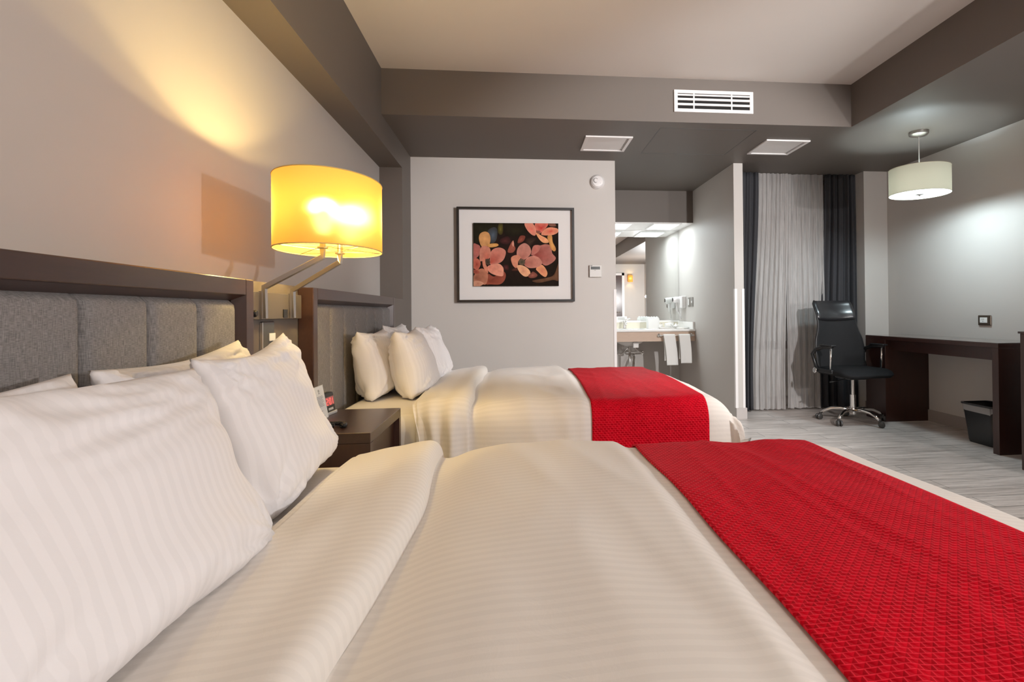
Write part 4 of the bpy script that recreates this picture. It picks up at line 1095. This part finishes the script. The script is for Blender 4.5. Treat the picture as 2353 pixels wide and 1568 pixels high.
# ------------------------------------------------------------------ lamp by the entrance (seen in the vanity mirror)
es = empty('wall_lamp', 'small yellow wall lamp by the entrance door, visible in the vanity mirror', 'wall lamp', (3.25, YN, 1.95))
MB().box(-0.05, 0.05, 0, 0.02, -0.08, 0.05).build('back_plate', M_steel, es)
MB().lathe([(0.07, -0.09), (0.07, 0.10)], 32, Matrix.Translation((0, 0.10, 0))).build('lamp_shade', M_shade_y, es, smooth=True)
MB().lathe([(0, -0.02), (0.02, 0), (0.02, 0.02), (0, 0.04)], 12, Matrix.Translation((0, 0.10, 0))).build('bulb', emit('entrance bulb', (1.0, 0.75, 0.35), 25.0), es, smooth=True)

# ------------------------------------------------------------------ lights
def light(name, kind, loc, energy, col, size=0.05, rot=None, **kw):
    d = bpy.data.lights.new(name, kind); d.energy = energy; d.color = col
    if kind == 'AREA': d.size = size
    else: d.shadow_soft_size = size
    for k, v in kw.items(): setattr(d, k, v)
    o = bpy.data.objects.new(name, d); C.objects.link(o); o.location = loc
    if rot is not None: o.rotation_euler = rot
    return o
def aim(o, target):
    d = Vector(target)-o.location; o.rotation_euler = d.to_track_quat('-Z', 'Y').to_euler()
for y in ARMY:
    light('sconce_bulb_light', 'POINT', (SXC, 2.151+TOP[y], 1.370), 31.0, (1.0, 0.71, 0.26), 0.028)
light('pendant_bulb_light', 'POINT', (3.115, 3.96, 1.945), 20.0, (0.76, 0.93, 1.0), 0.035)
pd_ = light('pendant_diffuser_light', 'AREA', (3.115, 3.96, 1.899), 9.0, (0.76, 0.93, 1.0), 0.30); pd_.data.shape = 'DISK'
light('entrance_lamp_light', 'POINT', (3.25, YN+0.10, 1.96), 6.0, (1.0, 0.70, 0.32), 0.03)
for x in (1.7325, 1.1775):
    light('vanity_panel_light', 'AREA', (x, 6.37, 2.000), 5.0, (0.86, 0.96, 1.0), 0.28)
# ceiling spot on the right of the camera (its beam reaches the back of the room), a lamp near it, and an added area fill behind the camera
light('entry_lamp_light', 'POINT', (3.22, 0.0, 1.38), 142.0, (1.0, 0.975, 0.975), 0.035)
L2 = (2.30, 0.50, 2.12)
sp = light('entry_spot_light', 'SPOT', L2, 510.0, (1.0, 0.975, 0.975), 0.03, spot_size=math.radians(60), spot_blend=0.5)
aim(sp, (L2[0]-math.sin(math.radians(16)), L2[1]+math.cos(math.radians(16)), L2[2]-math.tan(math.radians(13))))
light('ambient_fill_light', 'AREA', (0.6, -1.3, 2.68), 20.0, (1.0, 0.95, 0.92), 0.4)  # unseen area light added for ambient fill, no fixture there

wd = bpy.data.worlds.new('night'); bpy.context.scene.world = wd; wd.use_nodes = True
wd.node_tree.nodes['Background'].inputs['Color'].default_value = (0.02, 0.022, 0.03, 1)
wd.node_tree.nodes['Background'].inputs['Strength'].default_value = 0.3

# ------------------------------------------------------------------ camera
f_px, cx_px, cy_px, yaw, pitch, roll = 1264.048, 1316.1141, 709.3154, 0.1021, 0.0072, -0.0088
A = Matrix(((math.cos(yaw), -math.sin(yaw), 0), (math.sin(yaw), math.cos(yaw), 0), (0, 0, 1)))
Bm = Matrix(((1, 0, 0), (0, math.cos(pitch), math.sin(pitch)), (0, -math.sin(pitch), math.cos(pitch))))
Cm = Matrix(((math.cos(roll), 0, math.sin(roll)), (0, 1, 0), (-math.sin(roll), 0, math.cos(roll))))
Mc = Cm @ Bm @ A
right, fwd, up = Vector(Mc[0]), Vector(Mc[1]), Vector(Mc[2])
cam = bpy.data.cameras.new('camera'); co = bpy.data.objects.new('camera', cam); C.objects.link(co)
rot = Matrix((right, up, -fwd)).transposed()
co.matrix_world = Matrix.Translation((0, 0, 1.0)) @ rot.to_4x4()
cam.sensor_fit = 'HORIZONTAL'; cam.sensor_width = 36.0; cam.lens = f_px/2353*36
cam.shift_x = (1176.5-cx_px)/2353; cam.shift_y = (cy_px-784)/2353
cam.clip_start = 0.02
S = bpy.context.scene; S.camera = co
S.view_settings.view_transform = 'Standard'; S.view_settings.look = 'None'
S.view_settings.exposure = 0.05; S.view_settings.gamma = 1.0; S.view_settings.use_curve_mapping = False
S.cycles.max_bounces = 10; S.cycles.diffuse_bounces = 6; S.cycles.transparent_max_bounces = 12
S.cycles.sample_clamp_indirect = 4.0
try:
    S.cycles.use_denoising = True; S.cycles.denoiser = 'OPENIMAGEDENOISE'
except Exception: pass
